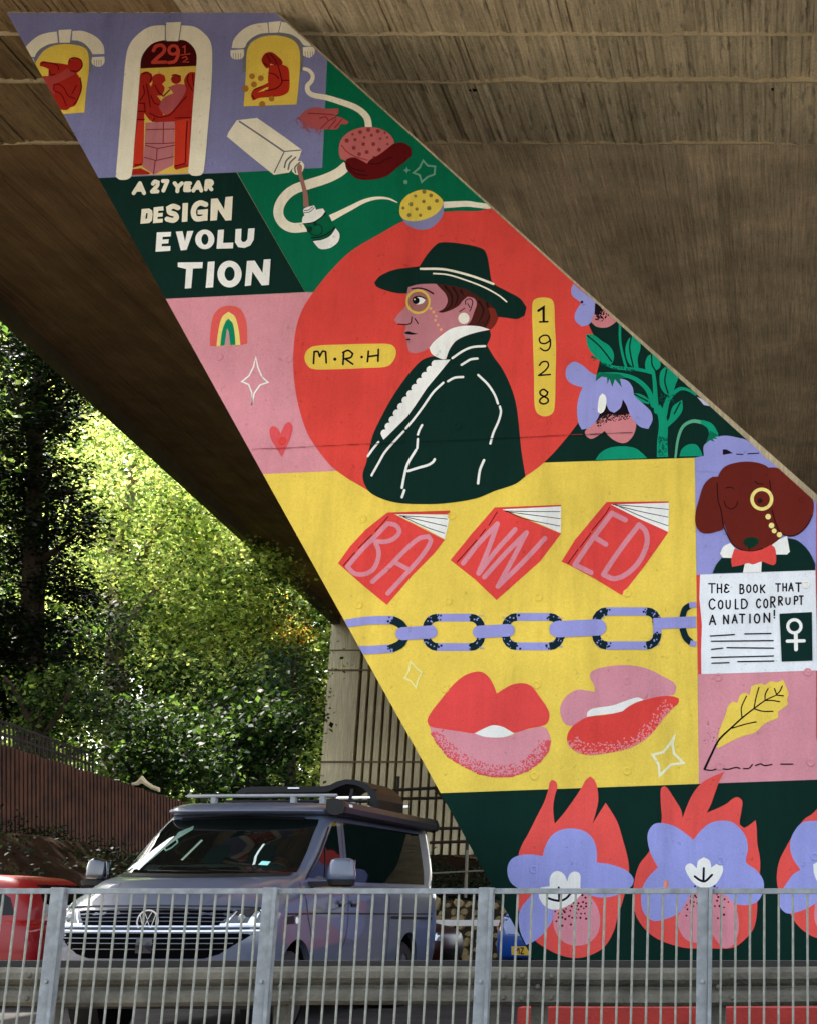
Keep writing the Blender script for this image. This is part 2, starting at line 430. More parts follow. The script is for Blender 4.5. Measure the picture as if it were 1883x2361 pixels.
def catmull(pts, closed, sub=6, thr=62):
    n = len(pts)
    if n < 3: return [tuple(p) for p in pts]
    def corner(i):
        if not closed and i in (0, n-1): return True
        a, b, c = pts[(i-1) % n], pts[i], pts[(i+1) % n]
        d1 = math.atan2(b[1]-a[1], b[0]-a[0]); d2 = math.atan2(c[1]-b[1], c[0]-b[0])
        d = abs((d2 - d1 + math.pi) % (2*math.pi) - math.pi)
        return math.degrees(d) > thr
    cor = [corner(i) for i in range(n)]
    out = []
    for i in range(n if closed else n-1):
        j = (i+1) % n
        p1, p2 = pts[i], pts[j]
        p0 = p1 if cor[i] else pts[(i-1) % n]; p3 = p2 if cor[j] else pts[(j+1) % n]
        L = math.hypot(p2[0]-p1[0], p2[1]-p1[1]) + 1e-6
        def tan(a, b, c):
            d0 = math.hypot(b[0]-a[0], b[1]-a[1]) + 1e-6; d1 = math.hypot(c[0]-b[0], c[1]-b[1]) + 1e-6
            return ((c[0]-a[0]) / (d0+d1) * L, (c[1]-a[1]) / (d0+d1) * L)
        t1 = (p2[0]-p1[0], p2[1]-p1[1]) if cor[i] else tan(p0, p1, p2)
        t2 = (p2[0]-p1[0], p2[1]-p1[1]) if cor[j] else tan(p1, p2, p3)
        for k in range(sub):
            s = k / sub; s2, s3 = s*s, s*s*s
            h = (2*s3-3*s2+1, s3-2*s2+s, -2*s3+3*s2, s3-s2)
            out.append((h[0]*p1[0]+h[1]*t1[0]+h[2]*p2[0]+h[3]*t2[0], h[0]*p1[1]+h[1]*t1[1]+h[2]*p2[1]+h[3]*t2[1]))
    if not closed: out.append(tuple(pts[-1]))
    return out

# painted area in photograph pixels: left edge, right edge, top edge
CLIPS = [((17, 30), (1230, 2216), 1), ((636, 30), (1877, 1156), -1), ((0, 30), (2000, 30), 1)]
def side(c, p):
    (x0, y0), (x1, y1), s = c
    return s * ((x1-x0)*(p[1]-y0) - (y1-y0)*(p[0]-x0))
CLIPS = [(a, b, 1 if side((a, b, 1), q) > 0 else -1) for (a, b, _), q in zip(CLIPS, ((1500, 1000), (500, 1000), (1000, 500)))]
def clip(poly):
    for c in CLIPS:
        out = []
        n = len(poly)
        if not n: return out
        for i in range(n):
            a, b = poly[i], poly[(i+1) % n]; sa, sb = side(c, a), side(c, b)
            if sa >= 0: out.append(a)
            if (sa >= 0) != (sb >= 0):
                t = sa / (sa - sb); out.append((a[0]+(b[0]-a[0])*t, a[1]+(b[1]-a[1])*t))
        poly = out
    return poly

class Art:
    def __init__(s, name, base):
        s.name = name; s.z = (0.0006 if name == 'mural_field' else 0.0035) + base * 0.2; s.mb = MB()
    def _put(s, poly, col, dz=0.0, docut=True):
        if docut: poly = clip(poly)
        q = []
        for p in poly:
            if not q or math.hypot(p[0]-q[-1][0], p[1]-q[-1][1]) > 0.05: q.append(p)
        if len(q) > 2 and math.hypot(q[0][0]-q[-1][0], q[0][1]-q[-1][1]) < 0.05: q.pop()
        if len(q) < 3: return
        s.mb.add([P3(u, v, s.z + dz) for u, v in q], [tuple(range(len(q)))], paint(col))
    def poly(s, col, pts, T=Q_, smooth=True, thr=62):
        pts = [(T[0] + p[0]/T[2], T[1] + p[1]/T[2]) for p in pts]
        if smooth: pts = catmull(pts, True, thr=thr)
        s.z += 0.00012
        s._put(pts, col)
    def line(s, col, pts, w, T=Q_, smooth=True, w2=None, closed=False, cap=True):
        pts = [(T[0] + p[0]/T[2], T[1] + p[1]/T[2]) for p in pts]
        w = w / T[2]; w2 = w if w2 is None else w2 / T[2]
        if smooth and len(pts) > 2: pts = catmull(pts, closed, sub=5, thr=75)
        n = len(pts)
        Lf, Rt = [], []
        for i in range(n):
            if closed: a, b, c = pts[(i-1) % n], pts[i], pts[(i+1) % n]
            else: a, b, c = pts[max(i-1, 0)], pts[i], pts[min(i+1, n-1)]
            d1 = (b[0]-a[0], b[1]-a[1]); d2 = (c[0]-b[0], c[1]-b[1])
            l1 = math.hypot(*d1); l2 = math.hypot(*d2)
            if l1 < 1e-6: d1, l1 = d2, l2
            if l2 < 1e-6: d2, l2 = d1, l1
            if l1 < 1e-6: continue
            n1 = (-d1[1]/l1, d1[0]/l1); n2 = (-d2[1]/l2, d2[0]/l2)
            m = (n1[0]+n2[0], n1[1]+n2[1]); ml = math.hypot(*m)
            if ml < 0.2: m = n1; ml = 1; k = 1.0
            else:
                m = (m[0]/ml, m[1]/ml); k = 1 / max(m[0]*n1[0]+m[1]*n1[1], 0.45)
            hw = (w + (w2 - w) * i / max(n-1, 1)) / 2
            Lf.append((b[0]+m[0]*hw*k, b[1]+m[1]*hw*k)); Rt.append((b[0]-m[0]*hw*k, b[1]-m[1]*hw*k))
        s.z += 0.00012
        if closed:
            for i in range(len(Lf)):
                j = (i+1) % len(Lf)
                s._put([Lf[i], Lf[j], Rt[j], Rt[i]], col)
            return
        def capf(p, q, hw, sgn):
            if cap == 'sq':
                d = math.atan2(p[1]-q[1], p[0]-q[0]); ex, ey = p[0]+hw*0.92*math.cos(d), p[1]+hw*0.92*math.sin(d)
                return [(ex + hw*math.cos(d+t), ey + hw*math.sin(d+t)) for t in (math.pi/2, -math.pi/2)]
            d = math.atan2(p[1]-q[1], p[0]-q[0])
            return [(p[0] + hw*math.cos(d+t), p[1] + hw*math.sin(d+t)) for t in [math.pi/2*x for x in (0.66, 0.33, 0, -0.33, -0.66)]]
        end = capf(pts[-1], pts[-2], w2/2, 1) if cap else []
        beg = capf(pts[0], pts[1], w/2, 1) if cap else []
        # one outline: left side, end cap, right side back, start cap
        poly = Lf + end[::1] + Rt[::-1] + beg
        # orient caps so that the outline does not cross itself
        if end:
            if math.hypot(Lf[-1][0]-end[0][0], Lf[-1][1]-end[0][1]) > math.hypot(Lf[-1][0]-end[-1][0], Lf[-1][1]-end[-1][1]): end = end[::-1]
            if math.hypot(Rt[0][0]-beg[0][0], Rt[0][1]-beg[0][1]) > math.hypot(Rt[0][0]-beg[-1][0], Rt[0][1]-beg[-1][1]): beg = beg[::-1]
            poly = Lf + end + Rt[::-1] + beg
        s._put(poly, col)
    def disc(s, col, c, r, T=Q_, ry=None, n=20):
        c = (T[0] + c[0]/T[2], T[1] + c[1]/T[2]); r = r / T[2]; ry = r if ry is None else ry / T[2]
        s.z += 0.00008
        s._put([(c[0] + r*math.cos(2*math.pi*k/n), c[1] + ry*math.sin(2*math.pi*k/n)) for k in range(n)], col)
    def ring(s, col, c, r, w, T=Q_, n=32):
        s.line(col, [(c[0] + r*math.cos(2*math.pi*k/n), c[1] + r*math.sin(2*math.pi*k/n)) for k in range(n)], w, T, smooth=False, closed=True)
    def dots(s, col, pts, r, T=Q_, n=6, jr=0.35):
        s.z += 0.00012
        for i, p in enumerate(pts):
            c = (T[0] + p[0]/T[2], T[1] + p[1]/T[2]); rr = r / T[2] * rng.uniform(1-jr, 1+jr); a0 = rng.random()*6
            s._put([(c[0] + rr*math.cos(a0+2*math.pi*k/n), c[1] + rr*math.sin(a0+2*math.pi*k/n)) for k in range(n)], col, dz=i*0.000001)
    def spray(s, col, path, band, num, r, T=Q_, power=1.8, inward=1):
        """specks thick along a path and thinning to one side"""
        segs = [(path[i], path[i+1]) for i in range(len(path)-1)]
        Ls = [math.hypot(b[0]-a[0], b[1]-a[1]) for a, b in segs]; tot = sum(Ls)
        out = []
        for _ in range(num):
            t = rng.random()*tot; k = 0
            while t > Ls[k] and k < len(Ls)-1: t -= Ls[k]; k += 1
            a, b = segs[k]; f = t / max(Ls[k], 1e-6)
            d = ((b[0]-a[0])/Ls[k], (b[1]-a[1])/Ls[k]); q = (rng.random() ** power) * band * inward
            out.append((a[0]+(b[0]-a[0])*f - d[1]*q, a[1]+(b[1]-a[1])*f + d[0]*q))
        s.dots(col, out, r, T, n=5)
    def done(s): return s.mb.build(s.name, None, pier)

# stroke alphabet on a unit cell, y down; each letter is a list of strokes, 's' marks a curved one
GL = {
 'A': [[(0,1),(.5,0)], [(.5,0),(1,1)], [(.2,.66),(.8,.66)]],
 'B': [[(.05,0),(.05,1)], 's', [(.05,0),(.7,.05),(.75,.3),(.5,.46),(.05,.48)], 's', [(.05,.48),(.8,.52),(.9,.78),(.6,.98),(.05,1)]],
 'C': ['s', [(.95,.16),(.6,0),(.2,.15),(.03,.5),(.2,.87),(.6,1),(.97,.82)]],
 'D': [[(.08,0),(.08,1)], 's', [(.08,0),(.6,.04),(.95,.4),(.85,.8),(.5,.98),(.08,1)]],
 'E': [[(.08,0),(.08,1)], [(.08,.0),(.95,0)], [(.08,.5),(.8,.5)], [(.08,1),(.97,1)]],
 'G': ['s', [(.93,.2),(.6,0),(.2,.12),(.03,.5),(.2,.9),(.6,1),(.92,.85),(.93,.55)], [(.55,.55),(.93,.55)]],
 'H': [[(.05,0),(.05,1)], [(.95,0),(.95,1)], [(.05,.5),(.95,.5)]],
 'I': [[(.5,0),(.5,1)]],
 'K': [[(.08,0),(.08,1)], [(.95,0),(.12,.58)], [(.3,.48),(.95,1)]],
 'L': [[(.1,0),(.1,1)], [(.1,1),(.95,1)]],
 'M': [[(.05,1),(.1,0)], [(.1,0),(.5,.6)], [(.5,.6),(.9,0)], [(.9,0),(.95,1)]],
 'N': [[(.05,1),(.05,0)], [(.05,0),(.95,1)], [(.95,1),(.95,0)]],
 'O': ['c', [(.5,0),(.87,.15),(1,.5),(.87,.85),(.5,1),(.13,.85),(0,.5),(.13,.15)]],
 'P': [[(.1,0),(.1,1)], 's', [(.1,0),(.75,.03),(.95,.28),(.7,.5),(.1,.54)]],
 'R': [[(.1,0),(.1,1)], 's', [(.1,0),(.75,.03),(.92,.25),(.7,.46),(.1,.5)], [(.35,.5),(.95,1)]],
 'S': ['s', [(.92,.17),(.55,0),(.12,.1),(.12,.36),(.5,.5),(.9,.64),(.88,.9),(.45,1),(.05,.83)]],
 'T': [[(0,0),(1,0)], [(.5,0),(.5,1)]],
 'U': ['s', [(.05,0),(.05,.65),(.25,.96),(.5,1),(.78,.95),(.95,.65),(.95,0)]],
 'V': [[(0,0),(.5,1)], [(.5,1),(1,0)]],
 'Y': [[(0,0),(.5,.5)], [(1,0),(.5,.5)], [(.5,.5),(.5,1)]],
 '!': [[(.5,0),(.5,.68)], [(.5,.96),(.5,1)]],
 '2': ['s', [(.05,.22),(.35,0),(.85,.08),(.85,.38),(.45,.7),(.05,.98)], [(.05,1),(1,.98)]],
 '7': [[(0,0),(1,0)], [(1,0),(.35,1)]],
 'e': ['s', [(.95,.12),(.4,0),(.15,.2),(.6,.47),(.15,.62),(.05,.88),(.5,1),(1,.85)]],
}
def glyph(art, ch, x0, x1, y0, y1, w, T, col, shear=0.0, cap=True):
    """draws a letter in the box given in crop pixels"""
    mode = None
    for st in GL[ch]:
        if isinstance(st, str): mode = st; continue
        h = w * 0.5
        pts = [(x0 + h + px*(x1-x0-w) + (0.5-py)*shear*(y1-y0), y0 + h + py*(y1-y0-w)) for px, py in st]
        art.line(col, pts, w, T, smooth=bool(mode), closed=(mode == 'c'), cap=cap)
        mode = None
# ------------------------------------------------------------------ the mural
CREAM=(240,232,206); WHITE=(240,238,228); LAV=(150,150,206); YEL=(236,204,84); CORAL=(222,72,62); PINK=(216,144,152)
DKG=(6,40,32); GRN=(0,104,70); TEAL=(6,140,106); MAR=(92,10,12); DOG=(104,32,22); BLK=(12,10,16); GREY=(112,112,116)
RED=(170,38,26); FACE=(188,120,126); HAIR=(74,28,20); PALEY=(236,216,120)

f = Art('mural_field', 0.002)
f.poly((130,130,172), [(-30,20),(700,20),(760,130),(755,140),(743.6,387),(546,397.5),(200,412)], smooth=False)
f.poly(GRN, [(755,138),(900,200),(1400,640),(1400,700),(704,673),(547,397.5),(743.6,387)], smooth=False)
f.poly(DKG, [(180,412.5),(546,397.5),(704,673.5),(340,691)], smooth=False)
f.poly(PINK, [(330,691.5),(790,671),(960,900),(900,1082),(560,1096)], smooth=False)
f.poly(DKG, [(1280,560),(1360,640),(1760,1040),(1640,1056),(1600,1056.5),(1180,1070),(1180,900)], smooth=False)
f.poly(YEL, [(560,1095),(900,1081),(1240,1067),(1600.4,1055.5),(1610,1808),(980,1830)], smooth=False)
f.poly(LAV, [(1600.5,1055.5),(1625,1053.5),(1700,1040),(1900,1100),(1900,1317),(1605,1325.5)], smooth=False)
f.poly(CORAL, [(1604,1325.5),(1900,1315),(1900,1547),(1608,1554.5)], smooth=False)
f.poly(PINK, [(1608,1554.5),(1900,1546),(1900,1797.5),(1610,1808)], smooth=False)
f.poly(DKG, [(980,1830),(1900,1797),(2400,1790),(2400,2268),(1180,2268)], smooth=False)
f.poly(CORAL, [(1880,1150),(2400,1600),(2400,1789),(1900,1797),(1880,1700)], smooth=False)
f.poly((150,40,34), [(1180,2269),(2400,2269),(2400,2330),(1200,2330)], smooth=False)
f.done()

# upper left window with thrower
a = Art('painted_window', 0.008)
GB=(122,122,128)
a.line(GB, [(262,520),(300,430),(380,365),(470,340),(560,338),(650,352),(705,400),(722,460),(716,560)], 26, A_)
a.poly(YEL, [(280,540),(330,430),(400,375),(500,352),(600,358),(680,385),(706,440),(708,560),(690,700),(672,893),(480,908),(380,700)], A_)
a.poly(CREAM, [(150,470),(210,372),(250,330),(310,285),(380,262),(454,252),(464,340),(390,354),(330,385),(295,420),(278,455),(240,452),(200,470)], A_)
a.poly(CREAM, [(468,240),(571,234),(558,340),(476,341)], A_, smooth=False)
a.poly(CREAM, [(579,248),(650,246),(720,268),(785,310),(825,365),(833,430),(738,432),(718,395),(672,347),(625,325),(573,321)], A_)
a.poly(CREAM, [(734,456),(832,450),(833,495),(805,527),(760,526),(732,500)], A_)
a.poly(CREAM, [(200,465),(268,466),(282,505),(260,520)], A_, smooth=False)
for x in (752,770,788,806): a.line((150,146,140), [(x,478),(x+1,522)], 5, A_)
a.done()
a = Art('painted_figure', 0.016)
a.poly(RED, [(320,505),(345,487),(400,497),(470,503),(540,515),(552,485),(600,458),(648,475),(660,520),(640,560),(612,582),(640,630),(650,700),(630,780),(600,838),(560,855),(532,875),(470,862),(430,790),(390,710),(340,640),(345,605),(388,605),(390,550),(350,532),(322,527)], A_)
a.poly((176,66,60), [(345,610),(440,600),(540,545),(600,590),(500,640),(430,670),(440,760),(380,700)], A_)
DR=(108,12,10)
for s in ([(548,500),(560,470),(600,460),(645,480),(655,530),(620,565),(565,565)], [(330,500),(400,500),(460,520),(470,555)], [(395,560),(410,600),(440,590)],
          [(430,715),(432,675),(470,670),(510,700),(545,760),(600,785)], [(612,680),(575,745)], [(440,725),(490,750),(530,840)], [(640,620),(650,700),(620,790),(590,830)]):
    a.line(DR, s, 10, A_)
a.done()

# central doorway
a = Art('painted_doorway', 0.008)
a.poly((222,186,84), [(1112,540),(1562,520),(1548,700),(1524,1100),(1505,1378),(1045,1392),(1080,1000)], A_, smooth=False)
a.poly((70,6,6), [(1118,545),(1125,470),(1160,400),(1220,345),(1320,318),(1410,318),(1480,325),(1535,370),(1565,425),(1563,524)], A_)
a.poly(RED, [(1100,700),(1108,620),(1128,582),(1170,568),(1208,590),(1212,640),(1190,668),(1215,720),(1290,820),(1300,900),(1255,975),(1200,960),(1148,900),(1145,1100),(1138,1290),(1130,1312),(1050,1335),(1062,1150),(1090,900)], A_, thr=50)
a.poly(RED, [(1050,1345),(1120,1335),(1200,1375),(1180,1386),(1048,1390)], A_, smooth=False)
a.poly(RED, [(1240,985),(1235,925),(1330,900),(1400,790),(1478,700),(1463,645),(1475,608),(1510,575),(1552,575),(1556,650),(1545,800),(1528,1100),(1505,1322),(1400,1348),(1385,1335),(1392,985)], A_, thr=50)
a.poly((206,56,34), [(1100,960),(1145,960),(1135,1290),(1055,1320),(1060,1200)], A_, smooth=False)
a.poly((206,56,34), [(1395,960),(1510,940),(1505,1300),(1410,1322),(1385,1300)], A_, smooth=False)
a.poly(RED, [(1212,660),(1215,610),(1255,587),(1305,600),(1318,640),(1290,668),(1310,700),(1290,760),(1220,760),(1198,700)], A_)
a.poly((150,30,22), [(1362,620),(1395,588),(1438,602),(1438,645),(1405,668),(1370,655)], A_)
a.poly((176,84,86), [(1330,700),(1400,670),(1470,672),(1478,720),(1420,820),(1350,900),(1300,905),(1262,850),(1300,780),(1380,740),(1350,705)], A_)
a.poly((188,116,120), [(1158,975),(1392,965),(1385,1140),(1380,1310),(1225,1386),(1135,1325),(1150,1150)], A_, smooth=False)
BRK=(132,50,48)
for s in ([(1165,1030),(1388,1025)], [(1158,1140),(1300,1140),(1388,1135)], [(1158,1155),(1255,1180),(1385,1155)], [(1300,1030),(1298,1138)], [(1250,1182),(1245,1265)],
          [(1150,1250),(1240,1275),(1380,1245)], [(1235,1275),(1222,1380)], [(1300,972),(1300,1025)]):
    a.line(BRK, s, 8, A_, smooth=False)
for s in ([(1165,670),(1180,740),(1195,850)], [(1200,760),(1230,820),(1265,830)], [(1235,680),(1260,730),(1300,765),(1350,715)], [(1105,820),(1150,822),(1155,890)],
          [(1095,885),(1150,885)], [(1195,900),(1250,930),(1300,930),(1350,915),(1400,860),(1480,770)], [(1395,938),(1515,935)], [(1090,950),(1148,950)],
          [(1490,965),(1480,1120),(1475,1290)], [(1125,590),(1180,580),(1205,610),(1195,650)], [(1500,590),(1490,640),(1530,720)], [(1530,590),(1540,680)],
          [(1230,940),(1215,965)], [(1370,600),(1400,595),(1430,610)], [(1140,680),(1150,740),(1115,800)], [(1075,1310),(1130,1310)], [(1390,1320),(1470,1300)]):
    a.line(DR, s, 10, A_)
a.poly(CREAM, [(922,1405),(945,1150),(965,900),(985,650),(1010,420),(1045,335),(1110,265),(1185,218),(1262,204),(1440,205),(1545,215),(1622,265),(1672,330),(1688,425),(1680,700),(1655,1000),(1620,1360),(1595,1392),(1530,1395),(1497,1370),(1510,1200),(1530,900),(1550,650),(1565,470),(1556,410),(1525,362),(1475,325),(1410,318),(1320,320),(1220,345),(1160,400),(1125,465),(1112,620),(1095,850),(1070,1150),(1048,1395),(1015,1425),(955,1427)], A_, thr=50)
a.poly(CREAM, [(1322,182),(1441,177),(1417,329),(1326,329)], A_, smooth=False)
a.line((140,134,122), [(1316,185),(1316,325)], 9, A_); a.line((140,134,122), [(1444,182),(1424,322)], 9, A_)
NC=(196,66,48)
a.line(NC, [(1222,405),(1240,372),(1285,362),(1310,385),(1300,420),(1260,455),(1222,492)], 28, A_); a.line(NC, [(1215,498),(1320,496)], 26, A_)
a.line(NC, [(1418,410),(1405,372),(1368,368),(1345,395),(1358,428),(1395,430),(1418,405)], 24, A_); a.line(NC, [(1420,400),(1414,450),(1390,490),(1345,500)], 26, A_)
a.line(NC, [(1455,378),(1472,368),(1472,425)], 10, A_, smooth=False); a.line(NC, [(1440,440),(1512,430)], 8, A_)
a.line(NC, [(1452,462),(1480,452),(1492,470),(1455,495),(1500,495)], 9, A_, smooth=False)
a.done()

# upper right window with counting figure
a = Art('painted_window', 0.008)
a.line(GB, [(395,560),(398,420),(430,330),(510,278),(630,264),(745,285),(822,335),(850,400),(840,560)], 30, B_)
a.poly(YEL, [(388,845),(405,600),(413,420),(440,350),(510,303),(600,283),(700,290),(780,320),(826,380),(836,500),(822,700),(808,830)], B_)
a.poly(CREAM, [(293,382),(308,320),(360,255),(430,208),(500,188),(576,181),(586,262),(520,270),(460,298),(415,340),(392,380)], B_)
a.poly(CREAM, [(585,178),(682,168),(662,260),(592,263)], B_, smooth=False)
a.poly(CREAM, [(688,174),(750,190),(810,235),(960,360),(870,362),(825,312),(762,275),(668,258)], B_)
a.poly(CREAM, [(284,400),(390,392),(390,440),(370,468),(310,470),(286,445)], B_)
a.poly(CREAM, [(857,378),(930,372),(953,400),(940,440),(905,460),(860,442)], B_)
for x in (305,325,345,365): a.line((150,146,140), [(x,425),(x+2,470)], 5, B_)
for x in (875,895,915,932): a.line((150,146,140), [(x,412),(x+4,455)], 5, B_)
a.dots((176,120,50), [(455,607),(525,622),(470,672),(402,705),(610,785),(535,828)], 25, B_, n=10, jr=0.1)
a.done()
a = Art('painted_figure', 0.016)
a.poly((186,46,28), [(590,520),(690,515),(740,540),(752,620),(745,725),(700,758),(610,772),(520,778),(460,800),(447,755),(470,710),(540,680),(585,655),(580,640)], B_)
a.poly((150,30,20), [(530,475),(560,425),(610,416),(660,450),(696,492),(690,522),(645,520),(600,508),(598,535),(570,542),(545,515)], B_)
a.poly(YEL, [(500,735),(560,700),(585,692),(580,715)], B_)
for s in ([(600,430),(640,480),(650,510)], [(570,430),(600,490)], [(540,500),(575,520)], [(590,580),(640,595),(665,625)], [(660,520),(680,590),(690,660),(640,705),(560,720)], [(690,640),(745,640)], [(470,715),(540,685)], [(455,760),(480,790)]):
    a.line((96,10,8), s, 9, B_)
a.done()

# milky pipe, shell, bun, bottle, sponge
a = Art('painted_pipe', 0.008)
a.line(CREAM, [(858,545),(905,560),(935,600),(925,645),(895,680),(898,725),(935,755),(1040,775),(1150,808),(1260,848),(1325,890),(1365,940),(1378,1010)], 26, B_, w2=56)
a.done(); a = Art('painted_pipe', 0.008)
a.line(CREAM, [(690,455),(620,512),(520,560),(390,602),(280,640),(205,695),(155,775),(150,850),(190,915),(260,948),(370,940)], 78, D_, cap=False)
a.done(); a = Art('painted_pipe', 0.008)
a.line(CREAM, [(560,872),(620,842),(720,790),(830,735),(930,712),(1020,718),(1090,748)], 54, D_, w2=8, cap=False)
a.done(); a = Art('painted_pipe', 0.008)
a.line(CREAM, [(1440,768),(1540,762),(1640,758),(1720,768),(1840,782)], 52, D_, w2=40)
a.done()
a = Art('painted_shell', 0.016)
a.poly((176,84,84), [(826,932),(870,885),(950,852),(1040,865),(1140,862),(1135,905),(1095,922),(1150,930),(1222,967),(1205,987),(1160,988),(1130,1025),(1050,1028),(970,1025),(880,985)], B_)
for s in ([(900,900),(1000,905),(1100,912)], [(990,940),(1040,930),(1060,960),(1000,1020)], [(1060,960),(1120,930)], [(1120,950),(1060,1022)], [(1165,950),(1110,1015)]):
    a.line((142,40,40), s, 9, B_)
a.spray((176,84,84), [(826,932),(850,975),(940,1020),(1000,1030)], 45, 90, 5, B_, inward=1)
a.done()
a = Art('painted_carton', 0.016)
a.poly(CREAM, [(256,1085),(270,1050),(335,955),(495,937),(700,1080),(850,1190),(820,1270),(750,1370),(628,1389),(430,1230)], B_, thr=15)
a.line(GREY, [(355,965),(520,1075),(710,1205)], 13, B_); a.line(GREY, [(712,1203),(840,1192)], 9, B_, smooth=False); a.line(GREY, [(705,1215),(632,1368)], 10, B_, smooth=False)
for s in ([(768,1238),(725,1280),(712,1330)], [(800,1250),(755,1295),(742,1345)]): a.line(GREY, s, 13, B_)
a.poly(CREAM, [(800,1285),(845,1278),(868,1310),(860,1350),(835,1390),(800,1385),(770,1360)], B_)
a.line(GREY, [(835,1290),(795,1330),(800,1370)], 12, B_)
a.poly((160,112,102), [(830,1300),(850,1320),(850,1370),(870,1450),(895,1540),(905,1640),(862,1645),(858,1540),(835,1440),(815,1360),(810,1330)], B_)
a.done()
a = Art('painted_bun', 0.022)
a.poly((190,102,100), [(626,335),(645,250),(720,182),(830,150),(940,160),(1022,202),(1063,262),(1045,330),(960,385),(850,440),(740,405),(680,415),(640,398)], D_)
a.dots((138,52,52), [(795,190),(860,172),(935,182),(990,195),(735,208),(885,215),(828,232),(755,250),(955,242),(1010,232),(690,258),(820,285),(900,285),(1012,285),(745,315),(945,330),(848,348),(788,365),(905,390)], 14, D_, n=7, jr=0.3)
a.line((160,56,54), [(648,295),(690,345),(760,385),(850,412)], 10, D_)
a.poly(MAR, [(677,432),(690,402),(745,390),(785,405),(850,440),(870,412),(950,365),(1010,320),(1065,280),(1140,276),(1190,312),(1202,370),(1160,415),(1090,470),(1000,540),(880,568),(770,560),(710,512),(685,480)], D_, thr=50)
for s in ([(865,440),(940,440),(1000,405),(1050,390)], [(700,470),(760,520),(850,535)], [(690,440),(740,480),(830,500)]): a.line((52,4,6), s, 9, D_)
a.done()
a = Art('painted_bottle', 0.022)
a.poly(WHITE, [(345,820),(352,795),(430,770),(445,800),(445,815),(400,845),(355,852)], D_)
for s in ([(350,830),(395,822),(432,790)], [(352,812),(385,808),(420,782)]): a.line(GREY, s, 7, D_)
a.poly(WHITE, [(335,895),(348,855),(400,845),(445,808),(500,795),(518,820),(482,868),(420,905),(345,916)], D_)
a.poly((0,94,60), [(345,918),(420,907),(480,872),(520,830),(598,950),(560,995),(480,1035),(425,1050)], D_, smooth=False)
for s in ([(345,918),(420,907),(480,872),(522,832)], [(410,1028),(480,1020),(550,985),(595,945)], [(425,1050),(500,1040),(560,1005),(600,958)]): a.line(BLK, s, 9, D_)
a.line((6,60,44), [(370,935),(400,990),(450,1010),(490,990),(490,940),(460,920)], 12, D_); a.disc((6,50,40), (395,960), 24, D_); a.disc((6,50,40), (440,920), 16, D_)
a.poly(WHITE, [(422,1055),(500,1042),(560,1010),(602,952),(632,1000),(620,1060),(565,1105),(500,1120),(465,1108)], D_)
a.done()
a = Art('painted_sponge', 0.022)
a.poly((134,132,170), [(1110,850),(1165,925),(1250,962),(1340,955),(1412,900),(1452,830),(1450,745),(1300,800)], D_)
a.poly((224,196,76), [(1106,805),(1120,742),(1180,682),(1270,648),(1350,655),(1420,700),(1450,750),(1405,828),(1310,880),(1215,896),(1150,885),(1112,850)], D_)
a.dots((132,116,66), [(1230,697),(1298,662),(1352,692),(1295,740),(1398,735),(1195,762),(1135,792),(1240,800),(1337,793),(1180,848),(1268,850)], 16, D_, n=7, jr=0.2)
a.done()
a = Art('painted_star', 0.01)
SG=(104,160,134)
a.line(SG, [(1290,415),(1325,455),(1385,462),(1380,524),(1325,545),(1280,585),(1262,530),(1215,512),(1262,472)], 15, D_, smooth=False, closed=True)
a.done(); a = Art('painted_star', 0.01)
a.poly(SG, [(1162,462),(1170,484),(1190,492),(1170,500),(1162,518),(1154,500),(1134,492),(1154,484)], D_, smooth=False)
a.done(); a = Art('painted_dot', 0.01)
a.disc(SG, (1153,585), 17, D_)
a.done()

# lettering
a = Art('painted_lettering', 0.008)
for ch, x0, x1, y0, y1 in (('A',365,478,235,345), ('2',508,585,222,333), ('7',588,655,218,325), ('Y',682,770,235,330), ('E',768,838,236,322), ('A',838,932,228,325), ('R',932,1015,218,315)):
    glyph(a, ch, x0, x1, y0, y1, 31, C_, CREAM, 0.08)
LETTERS = [[(440,456),(500,451),(524,468),(528,500),(521,548),(500,567),(430,573)], [(535,443),(612,434),(614,467),(572,470),(570,488),(608,486),(606,515),(567,518),(565,535),(608,533),(606,562),(530,569)],
 [(765,410),(808,407),(802,555),(758,559)], [(990,375),(1042,371),(1094,458),(1105,361),(1163,355),(1152,545),(1105,548),(1045,458),(1036,545),(984,549)],
 [(560,641),(673,637),(671,673),(607,677),(605,698),(655,695),(652,728),(600,732),(598,752),(669,750),(667,787),(550,795)], [(711,635),(764,631),(784,712),(801,631),(851,629),(796,780),(750,784)],
 [(1045,622),(1093,619),(1086,725),(1167,722),(1164,768),(1034,771)], [(1185,615),(1232,612),(1228,700),(1240,718),(1262,715),(1278,695),(1285,611),(1336,608),(1329,700),(1302,745),(1255,765),(1205,758),(1180,720)],
 [(727,880),(925,877),(922,925),(847,928),(833,1083),(782,1087),(793,932),(726,915)], [(965,875),(1019,871),(1007,1077),(948,1081)], [(1275,868),(1336,865),(1398,962),(1408,856),(1463,853),(1449,1058),(1392,1062),(1318,952),(1306,1062),(1258,1067)]]
for i, l in enumerate(LETTERS): a.poly(CREAM if i < 4 else WHITE, l, C_, smooth=False)
a.poly(DKG, [(476,488),(488,490),(484,532),(470,535)], C_, smooth=False)
a.line(CREAM, [(728,446),(690,434),(655,450),(662,482),(706,500),(716,526),(690,546),(642,536)], 40, C_)
a.line(CREAM, [(948,420),(905,408),(866,432),(850,485),(868,530),(915,532),(940,520)], 42, C_); a.poly(CREAM, [(884,464),(966,456),(962,548),(928,550),(925,500),(884,499)], C_, smooth=False)
a.disc(WHITE, (941,697), 76, C_, ry=78, n=32); a.disc(DKG, (942,697), 28, C_, ry=43, n=28)
